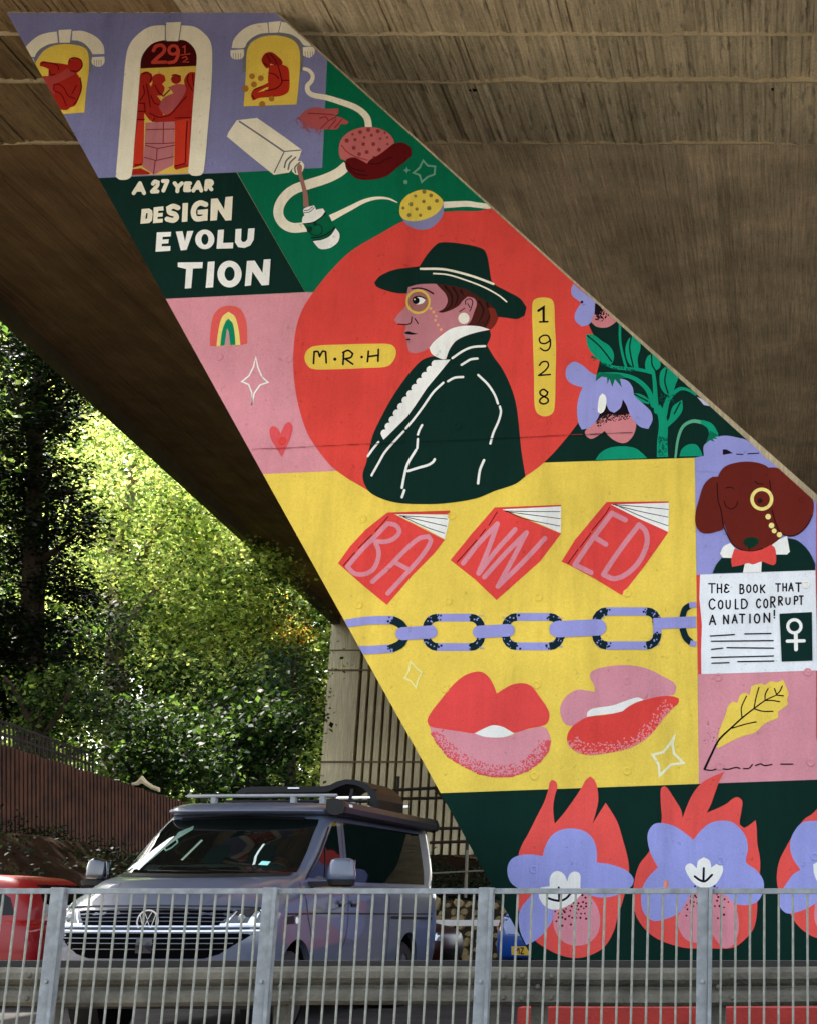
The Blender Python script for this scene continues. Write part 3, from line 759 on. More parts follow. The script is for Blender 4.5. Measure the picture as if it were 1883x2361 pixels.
a.disc(WHITE, (1137,972), 96, C_, ry=106, n=36); a.disc(DKG, (1138,970), 40, C_, ry=56, n=28)
a.done()

# small motifs on pink
a = Art('painted_rainbow', 0.008)
a.poly((224,92,84), [(464,508),(467,400),(490,275),(540,212),(610,190),(690,205),(737,268),(757,360),(760,490),(700,502),(520,512)], Fq)
a.poly(PALEY, [(517,512),(530,400),(560,282),(610,237),(662,275),(692,380),(706,500)], Fq)
a.poly((8,132,92), [(546,508),(562,390),(590,315),(612,293),(645,330),(662,420),(667,500)], Fq)
a.poly((196,150,150), [(581,506),(592,420),(601,368),(615,400),(626,502)], Fq, smooth=False)
a.done()
a = Art('painted_star', 0.008)
a.line(WHITE, [(828,598),(845,680),(878,755),(925,797),(862,818),(815,885),(797,975),(797,880),(772,815),(718,791),(775,745),(810,675)], 12, Fq, smooth=False, closed=True)
a.done()
a = Art('painted_heart', 0.008)
a.poly((222,84,88), [(938,1195),(945,1155),(975,1146),(1005,1170),(1025,1205),(1042,1165),(1065,1125),(1095,1113),(1120,1150),(1112,1205),(1085,1280),(1035,1390),(985,1310),(950,1250)], Fq, thr=80)
a.done()

# portrait roundel
a = Art('painted_roundel', 0.008)
a.poly((220,70,60), [(1100,487),(1050,487),(985,494),(928.5,511),(879,538),(809,580),(763,625),(725,671.5),(700,710),(685,751),(678,800),(677,849),(680,885),(686,922),(698,968),(713,1006),(737,1042),(765,1075.5),(800,1102),(834,1122),(875,1146),(913,1158),(959,1161),(1041,1157),(1099,1146),(1163,1120),(1215,1095),(1258,1062),(1310,1004),(1340,960),(1362,900),(1372,870),(1381,830),(1376,790),(1357,751),(1350,700),(1340,620),(1280,540),(1152,480)])
a.done()
a = Art('painted_portrait', 0.012)
coat = [(850+x/SQ, 1000+y/SQ) for x, y in ((1240,325),(1160,385),(1000,440),(850,500),(600,540),(400,545),(230,535),(100,500),(0,440))]
e = lambda x, y: (650 + x/(1720/600.0), 500 + y/(1720/600.0))
coat += [e(535,1718), e(560,1620), e(600,1450), e(650,1340), e(720,1210), e(800,1090), e(870,1000), e(930,945), e(1000,922), e(1060,925), e(1110,870), e(1150,820), e(1220,785), e(1300,762), e(1372,750), e(1377,790), e(1352,850), e(1400,930), e(1450,1000), e(1492,1080), e(1530,1180), e(1550,1270), e(1565,1400), e(1580,1550)]
coat = [(u_, v_ + 4) if k_ < 9 else (u_, v_) for k_, (u_, v_) in enumerate(coat)]
a.poly(DKG, coat, thr=50)
a.poly(FACE, [(835,462),(900,446),(1050,448),(1250,500),(1320,700),(1200,745),(1060,770),(1000,845),(950,882),(885,901),(842,896),(828,850),(822,805),(806,770),(818,742),(820,715),(772,712),(742,682),(760,655),(800,612),(825,580),(820,520),(828,490)], E_)
a.poly(HAIR, [(1018,446),(1100,448),(1250,478),(1350,548),(1418,600),(1428,660),(1402,720),(1372,750),(1300,728),(1215,722),(1245,690),(1268,630),(1285,575),(1268,540),(1225,528),(1190,558),(1170,585),(1120,615),(1060,634),(1028,630),(1070,605),(1093,560),(1080,512),(1048,476)], E_, thr=50)
for s in ([(1075,460),(1120,520),(1115,590),(1060,628)], [(1130,470),(1160,530),(1140,590)], [(1300,560),(1330,620),(1290,715)], [(1350,570),(1372,640),(1335,730)], [(1180,490),(1200,520)]): a.line((36,12,10), s, 16, E_, w2=5)
a.poly((120,40,26), [(1360,600),(1415,610),(1425,660),(1400,715),(1372,748),(1345,735),(1375,680)], E_)
a.poly(FACE, [(1185,575),(1225,532),(1265,540),(1283,575),(1265,625),(1235,645),(1205,650)], E_)
a.poly(DKG, [(612,435),(650,392),(740,352),(850,335),(908,328),(955,255),(1000,202),(1038,173),(1120,171),(1210,183),(1290,200),(1335,222),(1356,270),(1370,350),(1390,435),(1480,490),(1570,540),(1614,600),(1600,655),(1550,676),(1480,668),(1424,662),(1395,600),(1300,530),(1200,475),(1020,445),(900,448),(835,465),(826,508),(760,505),(680,485),(625,460)], E_, thr=50)
a.line(CREAM, [(915,345),(1060,347),(1180,372),(1290,405),(1395,445)], 15, E_)
a.line(CREAM, [(1000,376),(1090,383),(1200,415),(1330,465),(1430,520),(1482,562)], 10, E_)
a.line((40,10,16), [(855,477),(900,472),(950,482),(998,508)], 8, E_, w2=11)
a.disc((164,104,96), (900,562), 70, E_); a.ring((222,186,84), (900,562), 74, 15, E_)
a.poly(WHITE, [(868,555),(890,532),(925,535),(948,548),(930,572),(900,580),(875,575)], E_)
a.disc(BLK, (885,555), 23, E_); a.disc(WHITE, (876,547), 5, E_); a.line(BLK, [(866,540),(890,528),(925,532),(948,545)], 8, E_)
a.line(BLK, [(768,710),(830,712),(852,700),(858,664)], 7, E_); a.line(BLK, [(878,674),(899,707)], 7, E_)
a.poly(BLK, [(807,768),(835,758),(860,766),(899,775),(860,780),(820,775)], E_); a.line(BLK, [(826,812),(842,812)], 9, E_)
a.dots((232,160,112), [(982,608),(1001,630),(1018,658),(1012,685),(1030,716),(1050,746)], 10, E_, n=10, jr=0.1)
for s in ([(1212,580),(1212,555),(1240,543),(1258,560),(1250,600),(1240,625)], [(1225,575),(1240,600)], [(1172,628),(1205,606)]): a.line(BLK, s, 6, E_)
a.disc((232,226,206), (1200,672), 37, E_, n=28)
a.poly(WHITE, [(973,868),(1000,830),(1060,778),(1120,740),(1200,722),(1300,725),(1372,746),(1300,762),(1220,785),(1150,820),(1110,870),(1082,942),(1055,942),(990,908)], E_, thr=50)
sc = [(1112,945),(1060,1010),(960,1130),(880,1250),(830,1320),(760,1390),(700,1450),(674,1474)]
nb = 12; x0, y0, x1, y1 = 668, 1455, 1030, 955
for k in range(nb):
    cx, cy = x0 + (x1-x0)*(k+.5)/nb, y0 + (y1-y0)*(k+.5)/nb; bulge = 18*math.sin(math.pi*(k+.5)/nb)
    for t in (-70, -35, 0, 35, 70):
        ang = math.atan2(y1-y0, x1-x0) - math.pi/2 + math.radians(t)
        sc.append((cx - bulge*0.8 + 27*math.cos(ang), cy - bulge*0.6 + 27*math.sin(ang)))
a.poly(WHITE, sc, E_, smooth=False)
for s in ([(1125,935),(1200,885),(1260,862),(1340,856)], [(1185,980),(1220,958),(1245,944),(1290,938)], [(1095,1088),(1140,1065),(1195,1060)], [(1065,1098),(1000,1160),(930,1260),(870,1340),(820,1400)],
          [(805,1420),(740,1490),(680,1560),(640,1630),(595,1710)], [(640,1490),(600,1540),(570,1583)], [(925,1378),(908,1410),(897,1440)], [(897,1470),(893,1530)], [(1295,1047),(1360,1110),(1405,1180),(1425,1235)],
          [(1438,1255),(1445,1290),(1430,1350),(1395,1430),(1375,1500)]):
    a.line(WHITE, s, 15, E_)
for s in ([(375,130),(310,240),(285,330),(266,430)], [(312,298),(400,270),(470,250),(510,225),(522,205)], [(285,450),(266,505)], [(912,212),(880,290),(865,395)]): a.line(WHITE, s, 20, X_)
a.done()
a = Art('painted_name_pill', 0.016)
a.poly((230,196,76), [(152,930),(170,882),(220,855),(400,845),(600,840),(720,845),(754,880),(745,940),(700,988),(560,1000),(300,1010),(200,1005),(165,975)], E_)
for s in ([(212,970),(216,893)], [(216,893),(240,892),(252,925)], [(252,925),(272,890),(292,893)], [(292,893),(296,966)], [(411,895),(406,976)], [(405,898),(440,884),(470,905),(458,930),(415,940)], [(420,940),(470,974)], [(574,890),(568,958)], [(640,878),(637,955)], [(572,925),(640,916)]):
    a.line(BLK, s, 12.5, E_)
a.disc(BLK, (353,942), 11, E_); a.disc(BLK, (530,928), 9, E_)
a.done()
a = Art('painted_year_pill', 0.016)
a.poly((230,196,76), [(90,350),(112,310),(175,297),(240,310),(262,350),(268,500),(278,700),(274,900),(268,1150),(250,1215),(190,1240),(130,1215),(108,1150),(103,900),(94,600)], G_)
for s in ([(138,402),(180,375),(180,488)],): a.line(BLK, s, 20, G_, smooth=False)
a.line(BLK, [(148,491),(212,489)], 14, G_)
a.line(BLK, [(232,638),(215,602),(178,598),(147,622),(155,655),(192,662),(230,640)], 13, G_); a.line(BLK, [(233,630),(232,680),(215,712),(182,718),(155,700)], 13, G_)
a.line(BLK, [(146,835),(170,808),(208,808),(218,838),(190,878),(142,914)], 13, G_); a.line(BLK, [(140,915),(232,908)], 13, G_)
a.line(BLK, [(180,1026),(212,1048),(204,1070),(180,1084),(152,1105),(152,1130),(182,1141),(214,1125),(212,1100),(180,1082),(155,1066),(152,1042)], 14, G_, closed=True)
a.done()

# flowering plant beside the roundel
a = Art('painted_plant', 0.012)
TL=(8,146,108); TD=(4,84,66)
a.line(TL, [(1122,1562),(1120,1440),(1128,1330),(1118,1240),(1080,1160)], 90, G_, w2=55, cap=False)
a.line(TL, [(1075,1200),(1066,1080),(1060,980),(1048,880)], 40, G_, w2=26)
a.line(TL, [(1050,1150),(1005,1030),(910,945),(790,908),(620,903)], 44, G_, w2=22)
a.line(TL, [(1050,895),(940,870),(820,860),(720,845),(650,805)], 26, G_)
a.line(TL, [(1135,1230),(1160,1120),(1205,1060),(1260,1022),(1320,1028),(1385,1068)], 46, G_, w2=16)
a.line(TL, [(785,500),(786,640),(808,760),(832,845)], 20, G_)
a.line(TL, [(1130,1340),(1165,1300),(1200,1250)], 34, G_)
a.line((90,168,130), [(1225,1562),(1245,1420),(1285,1320),(1360,1278),(1450,1290)], 18, G_, w2=30); a.line(TL, [(1440,1285),(1500,1320),(1530,1385)], 34, G_, w2=70)
for lf, vn in (([(513,590),(570,590),(640,640),(700,680),(735,740),(728,810),(690,835),(640,812),(580,760),(532,690)], [(528,600),(620,680),(690,765),(718,805)]),
               ([(828,700),(848,635),(880,600),(940,640),(947,700),(925,780),(932,855),(880,845),(840,790)], [(875,605),(862,700),(890,845)]),
               ([(983,830),(1000,770),(1035,742),(1100,798),(1102,850),(1062,882),(1040,908),(1000,892)], [(1035,750),(1040,830),(1070,885)]),
               ([(1098,960),(1105,890),(1140,848),(1200,878),(1250,930),(1222,1000),(1205,1062),(1150,1065),(1110,1015)], [(1155,868),(1140,960),(1165,1055)]),
               ([(1160,1330),(1180,1240),(1205,1160),(1278,1108),(1280,1190),(1235,1260)], [(1262,1130),(1215,1220)]),
               ([(885,1055),(950,1065),(1015,1108),(1015,1145),(930,1115)], [(900,1065),(1005,1120)])):
    a.poly(TL, lf, G_); a.line(DKG, vn, 12, G_)
a.spray(TD, [(560,760),(640,812),(720,840),(830,860),(930,870)], 25, 60, 6, G_); a.spray(TD, [(1090,1555),(1090,1400)], 65, 70, 5, G_, power=1, inward=1)
a.spray(TD, [(1110,1060),(1160,1080),(1210,1070)], 60, 40, 5, G_)
a.poly(TL, [(588,1587),(630,1530),(700,1490),(800,1477),(900,1490),(960,1530),(1002,1572)], G_, thr=80)
a.poly(TL, [(1256,1558),(1275,1500),(1330,1462),(1390,1465),(1425,1510),(1440,1555)], G_, thr=80)
a.done()
a = Art('painted_flower', 0.022)
PK2=(208,128,130)
a.poly(PK2, [(508,1360),(560,1300),(610,1220),(680,1180),(760,1200),(820,1150),(870,1220),(912,1290),(900,1370),(860,1430),(810,1453),(740,1430),(690,1390),(664,1355),(620,1388),(560,1418),(520,1398)], G_)
a.poly((20,10,14), [(585,1290),(640,1180),(690,1120),(740,1170),(815,1090),(845,1180),(860,1215),(760,1228),(680,1225)], G_)
a.spray((20,10,14), [(590,1290),(680,1225),(760,1228),(860,1215)], 50, 190, 5, G_)
a.poly(LAV, [(353,900),(370,840),(420,807),(480,830),(550,888),(620,920),(740,935),(840,955),(885,1010),(900,1075),(980,1150),(1032,1205),(1042,1270),(1010,1340),(950,1325),(900,1282),(860,1215),(835,1150),(808,1105),(790,1170),(740,1212),(700,1192),(668,1120),(640,1180),(600,1270),(540,1330),(482,1345),(455,1290),(444,1180),(460,1080),(488,1010),(420,990),(370,955)], G_)
a.poly(WHITE, [(610,1200),(620,1090),(645,1057),(672,1080),(676,1140),(657,1200),(630,1219)], G_)
a.poly((4,104,74), [(540,912),(600,903),(590,962),(640,925),(682,932),(685,985),(702,942),(725,1008),(745,945),(800,1012),(785,940),(835,935),(780,905),(650,895)], G_, smooth=False)
a.poly(LAV, [(398,230),(415,188),(470,235),(600,340),(592,430),(540,510),(480,528),(430,480),(430,420),(478,338),(440,312),(405,282)], G_, thr=50)
a.disc(BLK, (484,333), 11, G_)
a.poly(PK2, [(555,490),(580,430),(620,370),(700,400),(770,470),(740,502),(680,535),(600,530)], G_)
a.poly((20,10,14), [(588,342),(612,350),(650,395),(600,440),(583,430)], G_, smooth=False); a.spray((20,10,14), [(590,470),(605,440),(655,395)], 60, 60, 6, G_)
a.poly(LAV, [(752,362),(820,350),(820,270),(868,226),(940,195),(1010,190),(1090,205),(1165,228),(1340,400),(1400,500),(752,470)], J_)
a.poly((24,12,30), [(970,298),(1000,298),(1052,328),(1010,335),(970,342)], J_, smooth=False); a.line((24,12,40), [(1080,336),(1130,338)], 9, J_); a.line((24,12,40), [(1170,333),(1255,328)], 9, J_)
a.poly((4,104,74), [(832,255),(848,215),(870,150),(935,185),(905,200),(932,218),(890,212),(905,238),(868,225)], J_, smooth=False)
a.poly((196,190,210), [(1395,1085),(1440,1105),(1505,1160),(1450,1150)], G_, smooth=False)
a.done()

# books
def book(cover, top, pages, plines, dashes, letters, Tb, lw):
    a = Art('painted_book', 0.008)
    a.poly((226,70,64), cover, Tb, smooth=False); a.poly((206,66,62), top, Tb, smooth=False); a.poly(WHITE, pages, Tb, smooth=False)
    for s in plines: a.line(BLK, s, 6, Tb)
    for s in dashes: a.line((74,8,10), s, 7, Tb)
    for s in letters: a.line((218,138,148), s, lw, Tb)
    a.done()
book([(103,615),(200,480),(320,350),(490,215),(545,225),(945,430),(860,540),(700,700),(490,945),(300,790)], [(488,213),(985,197),(990,226),(545,226)], [(560,227),(990,232),(945,425),(800,345)],
     [[(590,238),(800,250),(965,265)], [(600,240),(800,285),(960,322)], [(620,248),(800,330),(945,378)]], [[(500,245),(397,362)], [(370,390),(265,495)], [(235,530),(145,635)]],
     [[(495,300),(390,410),(290,510),(178,642)], [(495,300),(560,315),(588,365),(545,420),(470,445),(395,440)], [(395,440),(425,520),(415,600),(375,670),(305,703),(230,695),(178,642)],
      [(375,762),(500,650),(620,525),(740,420),(815,402),(835,440),(770,550),(640,700),(497,855)], [(548,605),(650,660)]], H_, 36)
I2H = lambda x, y: (x + (I_[0]-H_[0])*SQ, y)
book([(990,590),(1160,380),(1340,173),(1400,188),I2H(490,380),(1700,600),(1355,907),(1180,740)], [(1340,173),I2H(490,152),I2H(490,166),(1400,188)], [(1400,188),I2H(490,164),I2H(488,376),(1600,260)],
     [[(1420,200),I2H(200,205),I2H(480,206)], [(1430,205),I2H(200,225),I2H(485,262)], [(1450,210),I2H(200,262),I2H(478,320)]], [[(1360,208),(1295,315)], [(1268,345),(1222,403)], [(1200,430),(1042,607)]],
     [[(1090,615),(1220,450),(1362,302)], [(1362,302),(1300,480),(1212,695)], [(1215,695),(1340,530),(1502,348)], [(1258,725),(1420,545),(1592,372)], [(1592,372),(1490,570),(1365,800)], [(1365,800),(1560,610),I2H(362,418)]], H_, 38)
book([(492,603),(600,430),(850,130),(900,148),(1340,370),(1150,640),(970,868),(760,740),(545,625)], [(850,130),(1342,124),(1345,137),(900,149)], [(885,150),(1345,136),(1340,366),(1100,258)],
     [[(900,150),(1100,165),(1340,188)], [(920,155),(1120,205),(1338,250)], [(950,165),(1130,245),(1338,318)]], [[(875,170),(845,220),(735,355)], [(725,375),(640,490)], [(625,505),(543,620)]],
     [[(600,625),(740,420),(892,218)], [(892,218),(1000,272)], [(755,410),(845,465)], [(598,628),(728,690)], [(1108,310),(1000,450),(900,590),(825,705)], [(1108,310),(1160,360),(1170,460),(1110,600),(1010,700),(910,738),(825,705)]], I_, 40)

# chain
a = Art('painted_chain', 0.008)
def link(x0, x1, y0, y1, w, cut=None):
    r = 34; pts = []
    for cx, cy, s in ((x1-r, y0+r, -90), (x1-r, y1-r, 0), (x0+r, y1-r, 90), (x0+r, y0+r, 180)):
        for t in (0, 22, 45, 68, 90):
            q = math.radians(s + t); pts.append((cx + (r-w/2)*math.cos(q), cy + (r-w/2)*math.sin(q)))
    a.line(LAV, pts, w, smooth=False, closed=True)
    for k in range(4):
        seg = pts[k*5:(k+1)*5]; a.line((10,36,44), seg, w*0.98, smooth=False, cap=False)
        c = seg[2]
        for q in (seg[0], seg[-1]): a.dots((10,36,44), [(q[0]+rng.uniform(-9,9), q[1]+rng.uniform(-6,6)) for _ in range(9)], 2.4)
        a.dots(LAV, [(c[0]+rng.uniform(-12,12), c[1]+rng.uniform(-12,12)) for _ in range(7)], 1.8)
link(973.8, 1117.7, 1415, 1501, 18); link(1155.8, 1299.7, 1413.6, 1499.4, 18); link(1363.7, 1523.5, 1400.5, 1498, 19)
a.line(LAV, [(798,1438),(850,1431),(908,1430)], 19, cap=False); a.line((10,36,44), [(905,1430),(922,1438),(933,1452)], 19, cap=False); a.line(LAV, [(800,1498),(850,1499),(908,1495)], 19, cap=False)
a.line((10,36,44), [(905,1495),(924,1485),(933,1470)], 19, cap=False)
a.dots((10,36,44), [(905+rng.uniform(-10,8), (1430, 1495)[k % 2]+rng.uniform(-7,7)) for k in range(24)], 2.4)
a.line((10,36,44), [(1572,1424),(1578,1405),(1590,1396)], 14, cap=False); a.line(LAV, [(1588,1396),(1603.5,1394)], 13, cap=False); a.line((10,36,44), [(1572,1448),(1580,1470),(1592,1482)], 15, cap=False); a.line(LAV, [(1590,1483),(1603.5,1486)], 13, cap=False)
for x0, x1, y, h in ((912,1008,1459.5,30), (1089,1186,1455.5,29), (1265,1397,1449,38), (1492,1603,1436.5,26)):
    r = h/2 if x1 < 1600 else 0
    a.line(LAV, [(x0+h/2, y+2), ((x0+x1)/2, y), (x1-r, y-2)], h, cap=(x1 < 1600))
a.done()
a = Art('painted_star', 0.008)
a.line((240,232,150), [(848,602),(890,652),(935,690),(905,750),(889,812),(852,760),(802,735),(832,680)], 13, P_, smooth=False, closed=True); a.done()
a = Art('painted_star', 0.008)
a.line((240,236,190), [(1312,835),(1285,930),(1300,1020),(1395,1115),(1270,1132),(1160,1240),(1150,1130),(1090,1035),(1195,1008),(1262,925)], 26, O_, smooth=False, closed=True); a.done()

# lips
a = Art('painted_lips', 0.008)
a.poly(PINK, [(310,772),(420,790),(560,810),(665,826),(740,850),(860,860),(960,845),(1000,820),(1100,795),(1215,778),(1250,820),(1268,890),(1250,970),(1180,1060),(1080,1130),(960,1170),(830,1176),(700,1150),(560,1080),(450,1010),(370,910),(325,830)], L_)
a.spray((216,84,88), [(322,830),(370,915),(450,1012),(560,1082),(700,1152),(830,1177),(960,1171),(1080,1131),(1180,1061),(1250,971),(1266,890)], 95, 900, 6, L_, power=2.2, inward=-1)
a.poly((226,74,70), [(293,720),(330,650),(400,560),(480,460),(570,380),(650,345),(720,342),(775,380),(812,440),(840,513),(900,475),(970,440),(1060,432),(1120,460),(1180,540),(1230,610),(1258,680),(1242,745),(1195,772),(1100,790),(975,825),(900,800),(810,765),(740,790),(665,828),(560,815),(420,795),(312,772)], L_)
a.poly(WHITE, [(665,828),(740,790),(810,765),(880,775),(930,800),(980,830),(900,858),(820,862),(740,855)], L_)
a.done()
a = Art('painted_lips', 0.008)
a.poly((212,142,152), [(173,580),(200,500),(260,430),(350,387),(430,395),(515,410),(512,350),(470,270),(480,215),(560,175),(760,145),(900,150),(1050,185),(1200,260),(1300,320),(1323,370),(1300,440),(1150,465),(990,500),(700,580),(500,640),(440,665),(330,735),(250,742),(195,690)], O_)
a.poly((224,70,62), [(240,870),(260,800),(320,730),(440,662),(600,640),(740,615),(820,568),(950,510),(1130,460),(1280,452),(1350,475),(1345,520),(1280,580),(1190,680),(1100,800),(1000,890),(850,970),(650,1015),(450,1035),(330,1000),(260,940)], O_)
a.spray((230,138,140), [(245,900),(262,942),(330,1000),(450,1035),(650,1015),(850,970),(1000,890),(1100,800),(1190,680),(1300,560)], 110, 420, 8, O_, power=2.2, inward=-1)
a.poly(WHITE, [(438,657),(445,610),(500,575),(690,545),(820,500),(940,465),(1000,488),(900,525),(830,570),(790,600),(700,622),(560,640)], O_)
a.done()

# dog with monocle
a = Art('painted_dog', 0.040)
a.poly(DOG, [(938,514),(880,520),(820,580),(780,700),(755,800),(755,890),(790,950),(850,965),(920,950),(975,925),(985,800),(960,680),(945,590)], J_)
a.poly(DKG, [(888,1281),(920,1210),(970,1150),(1040,1150),(1150,1200),(1280,1190),(1390,1120),(1480,1100),(1480,1000),(1560,1020),(1640,1090),(1700,1200),(1703,1256)], J_, thr=50)
a.poly(WHITE, [(1130,1276),(1150,1180),(1280,1180),(1275,1272)], J_, smooth=False)
a.poly(WHITE, [(1030,1040),(1070,1085),(1045,1160),(970,1157),(948,1125),(975,1070)], J_, thr=40)
a.poly(WHITE, [(1385,1030),(1480,983),(1502,1110),(1480,1132),(1390,1132),(1360,1060)], J_, thr=30)
a.poly(DOG, [(930,520),(980,440),(1070,405),(1170,395),(1270,410),(1335,447),(1400,600),(1400,800),(1420,930),(1445,985),(1380,1040),(1300,1080),(1200,1105),(1110,1092),(1040,1042),(1005,960),(975,860),(942,720),(926,600)], J_)
a.poly((108,34,24), [(1325,442),(1400,445),(1480,490),(1560,575),(1680,690),(1687,800),(1640,900),(1560,970),(1500,985),(1430,960),(1390,880),(1365,780),(1352,620),(1340,520)], J_)
OL=(36,8,8)
for s in ([(925,565),(932,690),(958,790),(975,900),(1008,980),(1045,1045),(1110,1092),(1200,1107),(1290,1085)], [(1342,548),(1352,620)], [(1362,780),(1390,880),(1430,960),(1500,985),(1570,967),(1640,900),(1680,820)]): a.line(OL, s, 9, J_)
for s in ([(980,706),(998,752),(1040,771),(1075,748),(1090,713)], [(995,605),(1025,598),(1055,608)], [(1225,552),(1250,570),(1288,573)]): a.line((46,10,8), s, 9, J_)
a.ring((244,224,128), (1280,693), 78, 27, J_); a.disc((58,20,14), (1265,706), 24, J_, n=6); a.disc((20,26,28), (1270,708), 12, J_, n=5)
for c, r in (((1330,832),22), ((1357,902),22), ((1378,945),19), ((1420,975),21)): a.disc((246,228,140), c, r, J_)
a.poly((8,48,32), [(1133,1040),(1148,1007),(1200,994),(1250,1010),(1258,1040),(1222,1070),(1190,1082),(1150,1065)], J_); a.line((20,10,6), [(1180,1078),(1180,1095)], 8, J_)
a.poly((226,74,66), [(1062,1086),(1120,1100),(1200,1108),(1290,1088),(1350,1055),(1380,1075),(1393,1130),(1390,1200),(1368,1216),(1320,1202),(1280,1188),(1210,1210),(1170,1200),(1120,1215),(1045,1230),(1037,1180),(1048,1130)], J_)
a.done()

# newspaper
a = Art('painted_newspaper', 0.012)
a.poly((234,236,236), [(1612.7,1325),(1878.6,1314.8),(1881,1430),(1883.5,1546),(1740,1551),(1615.6,1554.4),(1615,1500),(1617,1440),(1611,1380)], smooth=False)
tw = 12
for ch, x0, x1, y0, y1 in (('T',853,915,1357,1440), ('H',920,968,1360,1440), ('e',976,1025,1362,1438), ('B',1100,1146,1363,1447), ('O',1155,1198,1366,1438), ('O',1208,1250,1366,1438), ('K',1262,1310,1368,1440),
                           ('T',1385,1432,1358,1430), ('H',1440,1482,1356,1425), ('A',1488,1534,1352,1425), ('T',1545,1597,1352,1430),
                           ('C',855,915,1478,1570), ('O',930,976,1490,1568), ('U',990,1036,1490,1565), ('L',1062,1098,1482,1568), ('D',1110,1172,1480,1565),
                           ('C',1232,1276,1478,1560), ('O',1290,1332,1480,1560), ('R',1342,1392,1462,1556), ('R',1405,1450,1460,1538), ('U',1464,1510,1470,1532), ('P',1530,1572,1458,1532), ('T',1572,1612,1455,1532),
                           ('A',860,918,1608,1692), ('N',970,1022,1608,1686), ('A',1040,1090,1604,1680), ('T',1098,1150,1600,1680), ('I',1170,1202,1600,1678), ('O',1216,1268,1598,1680), ('N',1290,1350,1592,1674), ('!',1366,1392,1568,1640)):
    glyph(a, ch, x0, x1, y0, y1, tw, J_, BLK)
for s in ([(872,402),(1062,390)], [(1145,385),(1352,382)], [(880,443),(1370,438)], [(882,507),(970,498)], [(1005,494),(1372,498)], [(882,572),(1372,560)], [(885,617),(1020,613)], [(1088,605),(1375,600)]): a.line(BLK, s, 10, K_)
a.poly((8,42,36), [(1420,225),(1677,212),(1682,597),(1437,605)], K_, smooth=False)
a.ring(WHITE, (1538,325), 52, 25, K_); a.line(WHITE, [(1549,388),(1551,508)], 30, K_); a.line(WHITE, [(1482,443),(1615,440)], 26, K_)
a.done()

# quill
a = Art('painted_quill', 0.008)
a.poly(YEL, [(918,1275),(950,1130),(990,1030),(1012,958),(1050,920),(1085,932),(1110,868),(1150,850),(1182,868),(1198,800),(1240,784),(1280,778),(1300,792),(1350,758),(1400,768),(1450,748),(1472,805),(1492,860),(1480,905),(1490,940),(1442,980),(1408,1000),(1412,1050),(1300,1098),(1230,1165),(1130,1195),(1030,1240),(932,1292)], K_, thr=45)
a.spray((90,70,20), [(925,1285),(950,1150),(970,1100)], 120, 26, 4, K_, inward=-1)
a.line(BLK, [(826,1455),(880,1340),(940,1225),(1050,1118),(1130,1045),(1220,975),(1310,910),(1400,868)], 18, K_, w2=9)
for s in ([(1122,1045),(1118,970),(1158,878)], [(1218,975),(1235,885),(1257,808)], [(1305,908),(1308,860),(1330,818)], [(1398,866),(1380,818)], [(1398,864),(1422,840),(1442,798)], [(1310,912),(1360,912),(1420,922)],
          [(1218,978),(1290,998),(1368,998)], [(1045,1132),(1150,1100),(1235,1082)], [(1398,870),(1450,875)], [(826,1460),(880,1466),(915,1457)], [(950,1450),(1010,1458),(1075,1443),(1105,1450)], [(1135,1452),(1178,1450),(1205,1420)],
          [(1230,1428),(1270,1415),(1300,1428),(1360,1420)], [(1430,1417),(1525,1417)]):
    a.line(BLK, s, 10, K_)
a.done()

